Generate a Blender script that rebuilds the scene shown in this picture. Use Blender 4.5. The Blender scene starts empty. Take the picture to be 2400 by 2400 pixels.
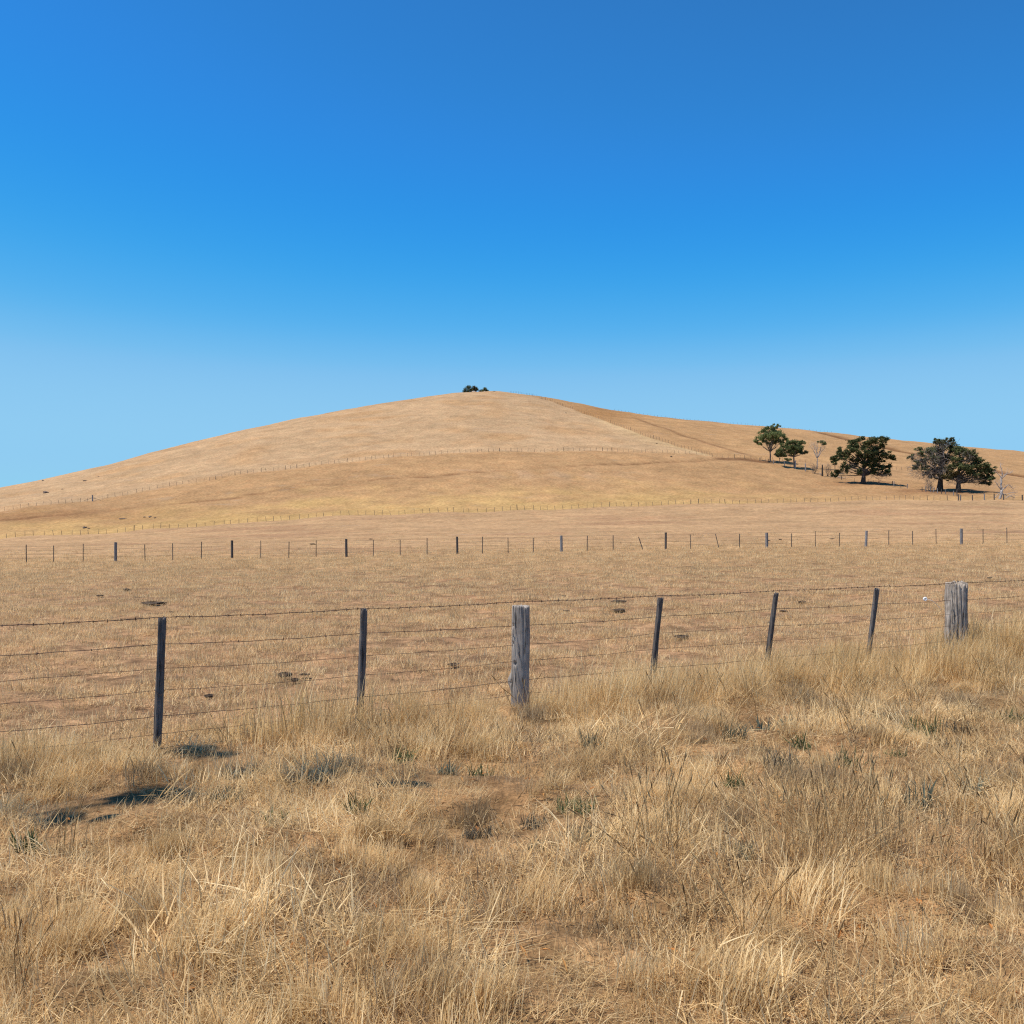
import bpy, math, random
import numpy as np
from mathutils import Vector, Matrix

R = math.radians
scene = bpy.context.scene
C = scene.collection

# ------------------------------------------------------------------ camera
F = 2333.0          # focal length in pixels of the 2400 px photograph (35 mm on 36 mm)
HY = 1249.0         # eye level in the photograph
CZ = 1.9            # eye height
cam_d = bpy.data.cameras.new('camera')
cam_d.lens = 35.0
cam_d.sensor_width = 36.0
cam_d.shift_y = (HY - 1200.0) / 2400.0
cam_d.clip_start = 0.1
cam_d.clip_end = 12000
cam = bpy.data.objects.new('camera', cam_d)
cam.location = (0, 0, CZ)
cam.rotation_euler = (R(90), 0, 0)
C.objects.link(cam)
scene.camera = cam

# ------------------------------------------------------------------ light
SUN_EL, SUN_AZ = 66.0, -108.0       # azimuth: degrees clockwise from +Y (straight ahead)
to_sun = Vector((math.sin(R(SUN_AZ)) * math.cos(R(SUN_EL)), math.cos(R(SUN_AZ)) * math.cos(R(SUN_EL)), math.sin(R(SUN_EL))))
world = bpy.data.worlds.new('World')
scene.world = world
world.use_nodes = True
wn, wl = world.node_tree.nodes, world.node_tree.links
wn.clear()
sky = wn.new('ShaderNodeTexSky')
sky.sky_type = 'NISHITA'
sky.sun_disc = False
sky.sun_elevation = R(SUN_EL)
sky.sun_rotation = R(SUN_AZ)
sky.altitude = 100
sky.air_density = 1.0
sky.dust_density = 0.2
sky.ozone_density = 10.0
SKY = 0.122
EXPO = 0.25
# one even colour grade of the whole sky (deep, clear summer azure)
k1 = wn.new('ShaderNodeVectorMath'); k1.operation = 'SCALE'; k1.inputs['Scale'].default_value = 0.145
hs = wn.new('ShaderNodeRGBCurve')
for ch, pts in ((0, [(0, 0), (0.10, 0.028), (0.13, 0.030), (0.16, 0.032), (0.20, 0.075), (0.24, 0.165), (0.275, 0.235), (0.34, 0.27), (0.45, 0.28), (0.7, 0.30), (1, 0.4)]),
                (1, [(0, 0), (0.19, 0.15), (0.25, 0.217), (0.307, 0.285), (0.40, 0.415), (0.515, 0.55), (0.62, 0.595), (0.74, 0.61), (1, 0.75)]),
                (2, [(0, 0), (0.45, 0.46), (0.55, 0.63), (0.64, 0.78), (0.76, 0.845), (0.87, 0.865), (1, 0.9)])):
    cv = hs.mapping.curves[ch]
    cv.points[0].location = pts[0]; cv.points[1].location = pts[-1]
    for p in pts[1:-1]: cv.points.new(*p)
hs.mapping.update()
k2 = wn.new('ShaderNodeVectorMath'); k2.operation = 'SCALE'; k2.inputs['Scale'].default_value = 1 / 0.145
bg = wn.new('ShaderNodeBackground')
bg.inputs['Strength'].default_value = SKY
wo = wn.new('ShaderNodeOutputWorld')
wl.new(sky.outputs[0], k1.inputs[0]); wl.new(k1.outputs[0], hs.inputs['Color']); wl.new(hs.outputs[0], k2.inputs[0])
wl.new(k2.outputs[0], bg.inputs['Color'])
wl.new(bg.outputs[0], wo.inputs['Surface'])
sun_d = bpy.data.lights.new('sun', 'SUN')
sun_d.energy = 5.0
sun_d.angle = R(0.53)
sun_d.color = (1.0, 0.93, 0.83)
sun = bpy.data.objects.new('sun', sun_d)
sun.rotation_euler = to_sun.to_track_quat('Z', 'Y').to_euler()
sun.location = to_sun * 60
C.objects.link(sun)
vs = scene.view_settings
vs.view_transform = 'Standard'
vs.look = 'None'
vs.exposure = EXPO
vs.gamma = 1.0
vs.use_curve_mapping = False
scene.cycles.use_denoising = False
scene.cycles.filter_width = 1.2
scene.cycles.max_bounces = 4
scene.cycles.diffuse_bounces = 3
scene.cycles.transparent_max_bounces = 4

# ------------------------------------------------------------------ helpers
def lin(r, g, b, k=1.0):
    f = lambda c: ((c / 255 + 0.055) / 1.055) ** 2.4 if c > 10 else c / 255 / 12.92
    return np.array([f(r), f(g), f(b)]) * k

def tag(o, label=None, cat=None, group=None, kind=None):
    if label: o['label'] = label
    if cat: o['category'] = cat
    if group: o['group'] = group
    if kind: o['kind'] = kind
    return o

def link(name, me, mat=None, parent=None):
    o = bpy.data.objects.new(name, me)
    C.objects.link(o)
    if mat is not None and me is not None and not me.materials: me.materials.append(mat)
    if parent: o.parent = parent
    return o

def empty(name, loc):
    o = bpy.data.objects.new(name, None)
    o.empty_display_size = 0.2
    o.location = loc
    C.objects.link(o)
    return o

class MB:
    """collects tubes and leaf faces; build() makes one mesh"""
    def __init__(s): s.v, s.f, s.c, s.n = [], [], [], 0
    def add(s, verts, faces, col=0.5):
        verts = np.asarray(verts, float)
        s.v.append(verts)
        s.f.extend([tuple(int(i) + s.n for i in f) for f in faces])
        s.c.append(np.full(len(verts), col) if np.isscalar(col) else np.asarray(col, float))
        s.n += len(verts)
    def tube(s, pts, rad, k=6, col=0.5, cap=True):
        pts = np.asarray(pts, float); n = len(pts)
        rad = np.full(n, rad) if np.isscalar(rad) else np.asarray(rad, float)
        t = np.gradient(pts, axis=0); t /= np.linalg.norm(t, axis=1)[:, None] + 1e-9
        ref = np.array([0, 0, 1.0]) if abs(t[0][2]) < 0.8 else np.array([1.0, 0, 0])
        a = np.cross(t, ref); a /= np.linalg.norm(a, axis=1)[:, None] + 1e-9
        b = np.cross(t, a)
        th = np.linspace(0, 2 * np.pi, k, endpoint=False)
        ring = pts[:, None, :] + rad[:, None, None] * (np.cos(th)[None, :, None] * a[:, None, :] + np.sin(th)[None, :, None] * b[:, None, :])
        fs = []
        for i in range(n - 1):
            for j in range(k):
                j2 = (j + 1) % k
                fs.append((i * k + j, i * k + j2, (i + 1) * k + j2, (i + 1) * k + j))
        if cap:
            fs.append(tuple(range(k))[::-1]); fs.append(tuple((n - 1) * k + j for j in range(k)))
        s.add(ring.reshape(-1, 3), fs, col)
    def build(s, name, mat, parent=None, smooth=False, link_it=True):
        me = bpy.data.meshes.new(name)
        v = np.concatenate(s.v) if s.v else np.zeros((0, 3))
        me.from_pydata(v.tolist(), [], s.f)
        at = me.attributes.new('bc', 'FLOAT', 'POINT')
        at.data.foreach_set('value', np.concatenate(s.c).astype(np.float32))
        if smooth: me.polygons.foreach_set('use_smooth', [True] * len(me.polygons))
        me.materials.append(mat)
        if not link_it: return me
        return link(name, me, None, parent)

def pchip(x, y, xs):
    x = np.asarray(x, float); y = np.asarray(y, float)
    h = np.diff(x); d = np.diff(y) / h
    m = np.zeros_like(y)
    m[0], m[-1] = d[0], d[-1]
    for i in range(1, len(x) - 1):
        if d[i - 1] * d[i] > 0:
            w1, w2 = 2 * h[i] + h[i - 1], h[i] + 2 * h[i - 1]
            m[i] = (w1 + w2) / (w1 / d[i - 1] + w2 / d[i])
    i = np.clip(np.searchsorted(x, xs) - 1, 0, len(x) - 2)
    t = (np.clip(xs, x[0], x[-1]) - x[i]) / h[i]
    return ((1 + 2 * t) * (1 - t) ** 2 * y[i] + t * (1 - t) ** 2 * h[i] * m[i] + t * t * (3 - 2 * t) * y[i + 1] + t * t * (t - 1) * h[i] * m[i + 1])

_wr = np.random.default_rng(5)
_W = _wr.normal(size=(40, 2)); _W /= np.linalg.norm(_W, axis=1)[:, None]
_PH = _wr.uniform(0, 6.28, 40); _FQ = _wr.uniform(0.7, 1.5, 40)
def wav(X, Y, wl_, k0=0, n=9):
    """smooth bumps about wl_ metres apart, roughly -1..1"""
    s = 0
    for i in range(k0, k0 + n):
        s = s + np.sin((X * _W[i, 0] + Y * _W[i, 1]) * (6.283 / wl_ * _FQ[i]) + _PH[i])
    return s / (n ** 0.5)

def sstep(a, b, x):
    t = np.clip((x - a) / (b - a), 0, 1)
    return t * t * (3 - 2 * t)

# ------------------------------------------------------------------ the lie of the land
P0 = np.array([-3.083, 8.75]); U = np.array([1.617, 1.018]); U /= np.linalg.norm(U); NV = np.array([U[1], -U[0]])
def line(pts):
    p = np.array(pts, float)
    return lambda x: pchip(p[:, 0], p[:, 1], np.clip(x, p[0, 0], p[-1, 0]))
y2 = line([(-500, 1331), (62, 1320), (271, 1316), (544, 1310), (811, 1305), (1072, 1299), (1316, 1293), (1560, 1288), (1797, 1283), (2029, 1280), (2253, 1276), (2360, 1274), (2900, 1266)])
d2 = lambda x: 1 / np.interp(x, [-500, 0, 2400, 2900], [1 / 66., 1 / 68., 1 / 80., 1 / 83.])
y3 = line([(-500, 1296), (10, 1264), (242, 1249), (451, 1235), (712, 1216), (800, 1209), (1086, 1200), (1328, 1193), (1580, 1184), (1857, 1177), (2113, 1172), (2304, 1171), (2387, 1173), (2900, 1180)])
d3 = lambda x: 1 / np.interp(x, [-500, 0, 2400, 2900], [1 / 224., 1 / 235., 1 / 285., 1 / 296.])
y4 = line([(-500, 1245), (60, 1191), (217, 1173), (312, 1156), (546, 1116), (696, 1096), (1003, 1066), (1156, 1060), (1315, 1057), (1465, 1058), (1612, 1065), (1688, 1071), (1780, 1076), (1900, 1086), (2100, 1101), (2400, 1118), (2900, 1140)])
d4 = line([(-500, 262), (0, 290), (700, 335), (1156, 350), (1667, 362), (2100, 368), (2400, 370), (2900, 370)])
y5 = line([(-500, 1235), (0, 1144), (124, 1119), (248, 1091), (373, 1057), (497, 1026), (621, 998), (745, 973), (870, 951), (994, 932), (1087, 921), (1149, 919), (1224, 925), (1298, 936), (1441, 964), (1615, 986), (1764, 999), (1863, 1007), (1988, 1020), (2112, 1033), (2236, 1046), (2400, 1060), (2900, 1095)])
d5 = line([(-500, 370), (0, 405), (600, 475), (1120, 550), (1440, 555), (2000, 560), (2400, 560), (2900, 560)])
y_rf = line([(1190, 922), (1254, 932), (1290, 940), (1326, 954), (1362, 967), (1399, 980), (1435, 992), (1471, 1007), (1507, 1021), (1543, 1032), (1580, 1043), (1616, 1052), (1652, 1063), (1670, 1069)])

zof = lambda y, d: CZ - (y - HY) * d / F

th_f = np.radians(np.arange(-30, 30.001, 0.15))
th_s = np.radians(np.arange(30.5, 50.01, 0.5))
th_b = np.radians(np.arange(54, 180.01, 4.5))
TH = np.concatenate([-th_b[::-1], -th_s[::-1], th_f, th_s, th_b])
RR = np.concatenate([np.linspace(0.4, 3, 14)[:-1], np.geomspace(3, 70, 230)[:-1], np.geomspace(70, 640, 330)[:-1], np.geomspace(640, 5000, 32)])
ZT = np.zeros((len(TH), len(RR)))
for i, th in enumerate(TH):
    ta = min(abs(th), R(48)) * (1 if th > 0 else -1)
    px = float(np.clip(1200 + F * math.tan(ta), -500, 2900))
    c = math.cos(ta)
    D2, D3, D4, D5 = float(d2(px)), float(d3(px)), float(d4(px)), float(d5(px))
    z5 = zof(float(y5(px)), D5)
    sl = (z5 - CZ) / D5
    kn = [(0.2, 0), (3, 0), (17 * c, 0), (D2, zof(float(y2(px)), D2)), (D3, zof(float(y3(px)), D3)), (D4, zof(float(y4(px)), D4)), (D5, z5),
          (D5 * 1.04, z5 + sl * D5 * 0.022), (D5 * 1.12, z5 + sl * D5 * 0.02), (D5 * 1.4, z5 - 6), (D5 * 2.4, z5 * 0.45), (5200, -4)]
    kn = np.array(kn); kn[2, 0] = 17
    z = pchip(kn[:, 0] / c, kn[:, 1], RR)
    fade = 1 - sstep(R(50), R(110), abs(th))
    ZT[i] = z * fade
RX = np.sin(TH)[:, None] * RR[None, :]
RY = np.cos(TH)[:, None] * RR[None, :]
PXG = np.clip(1200 + F * np.tan(np.clip(TH, -R(60), R(60))), -900, 3300)[:, None] + 0 * RX
YPG = HY - (ZT - CZ) * F / np.maximum(RY, 0.5)            # picture height of the smooth land
# tracks and gullies worn into the hill (positions as picked from the photograph, carved in the land)
tr1 = line([(-500, 1240), (75, 1214), (220, 1200), (373, 1184), (500, 1172), (700, 1143), (850, 1127), (1000, 1115), (1188, 1103), (1406, 1089), (1561, 1083), (1700, 1078), (1790, 1081)])
tr2 = line([(1475, 976), (1558, 1005), (1630, 1030), (1700, 1052), (1775, 1073)])
tr3 = line([(1900, 1011), (1935, 1017), (1980, 1028), (2030, 1040), (2075, 1049), (2146, 1065), (2250, 1085), (2371, 1111), (2500, 1130)])
def near_line(ln, x0, x1, w, xx=PXG, yy=YPG):
    return np.exp(-((yy - ln(xx)) / w) ** 2) * sstep(x0, x0 + 40, xx) * (1 - sstep(x1 - 40, x1, xx))
far_ok = (RR[None, :] > 120) & (RR[None, :] < 640) & (np.abs(TH)[:, None] < R(32))
T1 = near_line(tr1, -600, 1800, 1.7) * far_ok * (0.65 + 0.35 * np.sin(PXG * 0.013 + 1))
T2 = near_line(tr2, 1470, 1780, 1.9) * far_ok * 0.7
T3 = near_line(tr3, 1895, 2500, 2.2) * far_ok
sn0, nn0 = (RX - P0[0]) * U[0] + (RY - P0[1]) * U[1], (RX - P0[0]) * NV[0] + (RY - P0[1]) * NV[1]
relief = (0.012 * wav(RX, RY, 0.45, 0) + 0.018 * wav(RX, RY, 1.3, 9)) * (1 - sstep(14, 40, RR))[None, :]
relief = relief + (0.030 * np.clip(wav(RX, RY, 0.75, 3), -0.8, 2) + 0.03 * wav(RX, RY, 1.9, 27)) * sstep(-0.3, 0.5, nn0) * (1 - sstep(14, 30, RR))[None, :]
relief = relief + 0.035 * wav(RX, RY, 3.5, 18) * sstep(9, 20, RR)[None, :]
relief = relief + (0.10 * wav(RX, RY, 9, 4) + 0.22 * wav(RX, RY, 31, 22)) * sstep(110, 240, RR)[None, :]
ZT = ZT + relief - 0.28 * T1 - 0.25 * T2 - 0.55 * T3
LR = np.log(RR)

def H(x, y):
    """ground height at world x, y"""
    x = np.asarray(x, float); y = np.asarray(y, float)
    r = np.hypot(x, y); th = np.arctan2(x, y)
    i = np.clip(np.searchsorted(TH, th) - 1, 0, len(TH) - 2)
    j = np.clip(np.searchsorted(RR, r) - 1, 0, len(RR) - 2)
    u = np.clip((th - TH[i]) / (TH[i + 1] - TH[i]), 0, 1)
    v = np.clip((r - RR[j]) / (RR[j + 1] - RR[j]), 0, 1)
    return (ZT[i, j] * (1 - u) + ZT[i + 1, j] * u) * (1 - v) + (ZT[i, j + 1] * (1 - u) + ZT[i + 1, j + 1] * u) * v

def spot(px, py, dmin=3.5):
    """the point of the land seen at photo pixel px, py (nearest one)"""
    th = math.atan((px - 1200) / F)
    i = int(np.clip(np.searchsorted(TH, th), 1, len(TH) - 1))
    col = YPG[i - 1] + (YPG[i] - YPG[i - 1]) * (th - TH[i - 1]) / (TH[i] - TH[i - 1])
    rr = RR * math.cos(th)
    for j in range(1, len(RR)):
        if rr[j] >= dmin and col[j] <= py:
            t = (col[j - 1] - py) / (col[j - 1] - col[j] + 1e-9)
            D = rr[j - 1] + min(max(t, 0), 1) * (rr[j] - rr[j - 1]); break
        if rr[j] > 600: D = float(d5(px)); break
    x = (px - 1200) / F * D
    return Vector((x, D, float(H(x, D))))

def onland(px, D):
    x = (px - 1200) / F * D
    return Vector((x, D, float(H(x, D))))

# near fence line, and which side of it a point is on
def fence_sn(x, y):
    dx, dy = x - P0[0], y - P0[1]
    return dx * U[0] + dy * U[1], dx * NV[0] + dy * NV[1]

# ------------------------------------------------------------------ materials
def new_mat(name):
    m = bpy.data.materials.new(name); m.use_nodes = True
    nt = m.node_tree; nt.nodes.clear()
    out = nt.nodes.new('ShaderNodeOutputMaterial')
    return m, nt, out

class N:
    def __init__(s, nt): s.nt = nt
    def n(s, t, **k):
        o = s.nt.nodes.new(t)
        for a, b in k.items(): setattr(o, a, b)
        return o
    def l(s, a, b): s.nt.links.new(a, b)
    def noise(s, vec, scale, detail=4, rough=0.6, w=None):
        o = s.n('ShaderNodeTexNoise'); o.inputs['Scale'].default_value = scale
        o.inputs['Detail'].default_value = detail; o.inputs['Roughness'].default_value = rough
        if vec is not None: s.l(vec, o.inputs['Vector'])
        return o.outputs['Fac']
    def ramp(s, fac, stops, interp='LINEAR'):
        o = s.n('ShaderNodeValToRGB'); o.color_ramp.interpolation = interp
        e = o.color_ramp.elements
        while len(e) > 1: e.remove(e[-1])
        e[0].position = stops[0][0]; e[0].color = (*stops[0][1], 1)
        for p, c in stops[1:]:
            q = e.new(p); q.color = (*c, 1)
        s.l(fac, o.inputs['Fac']); return o.outputs['Color']
    def mr(s, fac, a, b, c, d):
        o = s.n('ShaderNodeMapRange'); s.l(fac, o.inputs[0])
        for i, v in enumerate((a, b, c, d)): o.inputs[1 + i].default_value = v
        return o.outputs[0]
    def mul(s, col, fac):
        o = s.n('ShaderNodeVectorMath', operation='SCALE'); s.l(col, o.inputs[0]); s.l(fac, o.inputs['Scale']); return o.outputs[0]
    def mulc(s, a, b):
        o = s.n('ShaderNodeVectorMath', operation='MULTIPLY'); s.l(a, o.inputs[0]); s.l(b, o.inputs[1]); return o.outputs[0]
    def mix(s, fac, a, b):
        o = s.n('ShaderNodeMix', data_type='RGBA')
        for src, sock in ((fac, o.inputs[0]), (a, o.inputs[6]), (b, o.inputs[7])):
            if isinstance(src, (tuple, list, np.ndarray)): sock.default_value = (*src, 1)
            elif isinstance(src, (int, float)): sock.default_value = src
            else: s.l(src, sock)
        return o.outputs[2]
    def math(s, op, a, b):
        o = s.n('ShaderNodeMath', operation=op)
        for src, sock in ((a, o.inputs[0]), (b, o.inputs[1])):
            if isinstance(src, (int, float)): sock.default_value = src
            else: s.l(src, sock)
        return o.outputs[0]
    def bsdf(s, out, col, rough=0.9, bump=None, strength=0.5, dist=0.02, spec=0.15, metal=0):
        p = s.n('ShaderNodeBsdfPrincipled')
        if isinstance(col, (tuple, list, np.ndarray)): p.inputs['Base Color'].default_value = (*col, 1)
        else: s.l(col, p.inputs['Base Color'])
        p.inputs['Roughness'].default_value = rough
        p.inputs['Specular IOR Level'].default_value = spec
        p.inputs['Metallic'].default_value = metal
        if bump is not None:
            b = s.n('ShaderNodeBump'); b.inputs['Strength'].default_value = strength; b.inputs['Distance'].default_value = dist
            s.l(bump, b.inputs['Height']); s.l(b.outputs[0], p.inputs['Normal'])
        s.l(p.outputs[0], out.inputs['Surface'])
        return p

def ground_material():
    m, nt, out = new_mat('dry_pasture'); g = N(nt)
    tc = g.n('ShaderNodeTexCoord').outputs['Object']
    at = g.n('ShaderNodeAttribute', attribute_name='gcol')
    ar = g.n('ShaderNodeAttribute', attribute_name='rough_amt').outputs['Fac']   # 1 near the road, 0 far away
    n1 = g.noise(tc, 38, 3, 0.7); n2 = g.noise(tc, 7, 4, 0.65); n3 = g.noise(tc, 1.3, 4, 0.6); n4 = g.noise(tc, 0.16, 5, 0.6); n5 = g.noise(tc, 0.035, 4, 0.55)
    v = g.math('MULTIPLY', g.mr(n2, 0.3, 0.7, 0.72, 1.25), g.mr(n3, 0.3, 0.7, 0.74, 1.24))
    v = g.math('MULTIPLY', v, g.mr(n4, 0.3, 0.7, 0.82, 1.17))
    v = g.math('MULTIPLY', v, g.mr(n5, 0.35, 0.65, 0.92, 1.07))
    near = g.mr(n1, 0.3, 0.72, 0.55, 1.4)
    nm = g.n('ShaderNodeMix', data_type='FLOAT'); g.l(ar, nm.inputs[0]); nm.inputs[2].default_value = 1.0; g.l(near, nm.inputs[3])
    v = g.math('MULTIPLY', v, nm.outputs[0])
    gap = g.mr(g.noise(tc, 2.6, 3, 0.6), 0.38, 0.62, 0.72, 1.08)
    nm2 = g.n('ShaderNodeMix', data_type='FLOAT'); g.l(ar, nm2.inputs[0]); nm2.inputs[2].default_value = 1.0; g.l(gap, nm2.inputs[3])
    v = g.math('MULTIPLY', v, nm2.outputs[0])
    col = g.mul(at.outputs['Color'], v)
    # reddish and yellowish drift of the dead grass
    hue = g.ramp(g.noise(tc, 0.3, 5, 0.65), [(0.3, (1.03, 0.97, 0.94)), (0.5, (1, 1, 1)), (0.7, (0.98, 1.01, 1.0))])
    col = g.mulc(col, hue)
    # small dark clods, weeds and dung too far off to count
    vo = g.n('ShaderNodeTexVoronoi'); vo.inputs['Scale'].default_value = 0.34; g.l(tc, vo.inputs['Vector'])
    sp = g.math('MULTIPLY', g.mr(vo.outputs['Distance'], 0.05, 0.15, 1, 0), g.mr(n3, 0.45, 0.6, 0, 0.6))
    far = g.math('SUBTRACT', 1.0, ar)
    sp = g.math('MULTIPLY', sp, far)
    col = g.mix(sp, col, (0.11, 0.075, 0.045))
    mpp = g.n('ShaderNodeMapping'); mpp.inputs['Scale'].default_value = (0.5, 1.0, 1.0); g.l(tc, mpp.inputs['Vector'])
    sc = g.mr(g.noise(mpp.outputs[0], 0.11, 6, 0.7), 0.60, 0.70, 0, 0.5)
    col = g.mix(g.math('MULTIPLY', sc, far), col, (0.30, 0.215, 0.14))
    h = g.math('ADD', g.math('MULTIPLY', n2, 0.5), g.math('MULTIPLY', n3, 1.2))
    g.bsdf(out, col, 0.95, h, 0.5, 0.12, 0.05)
    return m

def blade_material(name, stops, trans=0.25, vary=0.25):
    m, nt, out = new_mat(name); g = N(nt)
    bc = g.n('ShaderNodeAttribute', attribute_name='bc').outputs['Fac']
    oi = g.n('ShaderNodeObjectInfo').outputs['Random']
    f = g.math('ADD', g.math('MULTIPLY', bc, 1 - vary), g.math('MULTIPLY', oi, vary))
    col = g.ramp(f, stops)
    col = g.mul(col, g.mr(oi, 0, 1, 0.72, 1.1))
    d = g.n('ShaderNodeBsdfDiffuse'); g.l(col, d.inputs['Color'])
    t = g.n('ShaderNodeBsdfTranslucent'); g.l(col, t.inputs['Color'])
    mx = g.n('ShaderNodeMixShader'); mx.inputs[0].default_value = trans
    g.l(d.outputs[0], mx.inputs[1]); g.l(t.outputs[0], mx.inputs[2]); g.l(mx.outputs[0], out.inputs['Surface'])
    return m

def wood_material(name, dark, light, zscale=1.0, strength=0.8):
    m, nt, out = new_mat(name); g = N(nt)
    tc = g.n('ShaderNodeTexCoord').outputs['Object']
    mp = g.n('ShaderNodeMapping'); mp.inputs['Scale'].default_value = (1, 1, 0.06 * zscale); g.l(tc, mp.inputs['Vector'])
    grain = g.noise(mp.outputs[0], 70, 5, 0.7)
    crack = g.noise(mp.outputs[0], 32, 3, 0.6)
    blot = g.noise(tc, 9, 4, 0.6)
    oi = g.n('ShaderNodeObjectInfo').outputs['Random']
    f = g.math('ADD', g.math('MULTIPLY', grain, 0.6), g.math('MULTIPLY', blot, 0.4))
    col = g.ramp(f, [(0.34, tuple(dark)), (0.5, tuple((np.array(dark) + np.array(light)) / 2)), (0.66, tuple(light))])
    cr = g.mr(crack, 0.34, 0.42, 0.22, 1.0)
    col = g.mul(col, cr)
    col = g.mul(col, g.mr(oi, 0, 1, 0.8, 1.15))
    h = g.math('ADD', g.math('MULTIPLY', grain, 0.4), cr)
    g.bsdf(out, col, 0.88, h, strength, 0.006, 0.2)
    return m

def simple_material(name, c1, c2, scale=6, rough=0.9, bump=0.4, spec=0.15, metal=0):
    m, nt, out = new_mat(name); g = N(nt)
    tc = g.n('ShaderNodeTexCoord').outputs['Object']
    n = g.noise(tc, scale, 5, 0.65)
    g.bsdf(out, g.ramp(n, [(0.3, tuple(c1)), (0.7, tuple(c2))]), rough, n, bump, 0.03, spec, metal)
    return m

M = {}
M['ground'] = ground_material()
M['straw'] = blade_material('straw', [(0.0, (0.22, 0.12, 0.05)), (0.2, (0.54, 0.34, 0.15)), (0.55, (0.80, 0.56, 0.27)), (1.0, (0.97, 0.79, 0.48))], 0.45)
M['golden'] = blade_material('golden_straw', [(0.0, (0.32, 0.185, 0.07)), (0.3, (0.64, 0.415, 0.18)), (0.7, (0.80, 0.57, 0.275)), (1.0, (0.93, 0.74, 0.45))], 0.42)
M['greystraw'] = blade_material('grey_dead_grass', [(0.0, (0.12, 0.08, 0.045)), (0.4, (0.34, 0.235, 0.13)), (1.0, (0.62, 0.455, 0.265))], 0.4)
M['stubble'] = blade_material('stubble', [(0.0, (0.22, 0.115, 0.05)), (0.25, (0.58, 0.365, 0.175)), (0.6, (0.82, 0.575, 0.295)), (1.0, (0.97, 0.78, 0.46))], 0.45)
M['weed'] = blade_material('weed_green', [(0.0, (0.045, 0.06, 0.025)), (0.5, (0.10, 0.13, 0.055)), (1.0, (0.21, 0.21, 0.095))], 0.35)
M['weedblue'] = blade_material('weed_blue_green', [(0.0, (0.06, 0.075, 0.055)), (0.5, (0.13, 0.155, 0.115)), (1.0, (0.27, 0.265, 0.19))], 0.35)
M['weedgrey'] = blade_material('weed_grey', [(0.0, (0.06, 0.05, 0.036)), (0.5, (0.15, 0.13, 0.095)), (1.0, (0.32, 0.265, 0.185))], 0.35)
M['stalk'] = blade_material('seed_stalk', [(0.0, (0.20, 0.11, 0.045)), (0.4, (0.50, 0.325, 0.15)), (1.0, (0.84, 0.63, 0.34))], 0.35)
M['seedhead'] = blade_material('seed_head', [(0.0, (0.12, 0.075, 0.04)), (0.5, (0.30, 0.20, 0.10)), (1.0, (0.52, 0.38, 0.20))], 0.1)
M['litter'] = blade_material('fallen_leaf', [(0.0, (0.25, 0.10, 0.035)), (0.5, (0.48, 0.20, 0.06)), (1.0, (0.62, 0.34, 0.12))], 0.15)
M['gum'] = blade_material('eucalypt_leaf', [(0.0, (0.09, 0.11, 0.05)), (0.5, (0.18, 0.215, 0.085)), (1.0, (0.31, 0.33, 0.14))], 0.42, 0.05)
M['cypress'] = blade_material('cypress_leaf', [(0.0, (0.055, 0.068, 0.032)), (0.5, (0.12, 0.14, 0.06)), (1.0, (0.22, 0.23, 0.10))], 0.42, 0.05)
M['olive'] = blade_material('cypress_yellowing', [(0.0, (0.08, 0.068, 0.03)), (1.0, (0.20, 0.165, 0.06))], 0.12, 0.05)
M['twig'] = blade_material('dead_twig', [(0.0, (0.09, 0.07, 0.055)), (0.5, (0.21, 0.17, 0.14)), (1.0, (0.38, 0.325, 0.28))], 0.0, 0.05)
M['bark_dark'] = simple_material('cypress_bark', (0.03, 0.024, 0.02), (0.09, 0.075, 0.062), 3)
M['bark_gum'] = simple_material('eucalypt_bark', (0.10, 0.075, 0.058), (0.26, 0.205, 0.165), 2)
M['bark_dead'] = simple_material('dead_wood', (0.24, 0.21, 0.19), (0.50, 0.45, 0.41), 3)
M['post_dark'] = wood_material('split_post_wood', (0.06, 0.05, 0.045), (0.20, 0.175, 0.16))
M['post_grey'] = wood_material('weathered_grey_wood', (0.20, 0.17, 0.145), (0.54, 0.475, 0.415))
M['post_old'] = wood_material('old_cracked_wood', (0.085, 0.065, 0.05), (0.47, 0.405, 0.34))
M['post_far'] = wood_material('paddock_post_wood', (0.05, 0.042, 0.038), (0.15, 0.13, 0.115))
M['post_farpale'] = wood_material('pale_paddock_post_wood', (0.14, 0.13, 0.125), (0.33, 0.315, 0.31))
M['post_hill'] = wood_material('hill_post_wood', (0.10, 0.08, 0.065), (0.26, 0.215, 0.18))
M['rust'] = simple_material('rusty_wire', (0.055, 0.032, 0.024), (0.13, 0.075, 0.05), 30, 0.7, 0.1, 0.3)
M['white'] = simple_material('white_porcelain', (0.78, 0.78, 0.76), (0.85, 0.85, 0.84), 20, 0.35, 0.02, 0.5)
M['dung'] = simple_material('dry_dung', (0.045, 0.03, 0.02), (0.13, 0.09, 0.06), 20, 0.95, 0.8)
M['rock'] = simple_material('field_stone', (0.10, 0.07, 0.055), (0.24, 0.18, 0.145), 2.5, 0.9, 0.8)
M['palerock'] = simple_material('pale_stone', (0.26, 0.2, 0.16), (0.46, 0.38, 0.31), 1.5, 0.9, 0.6)

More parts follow.
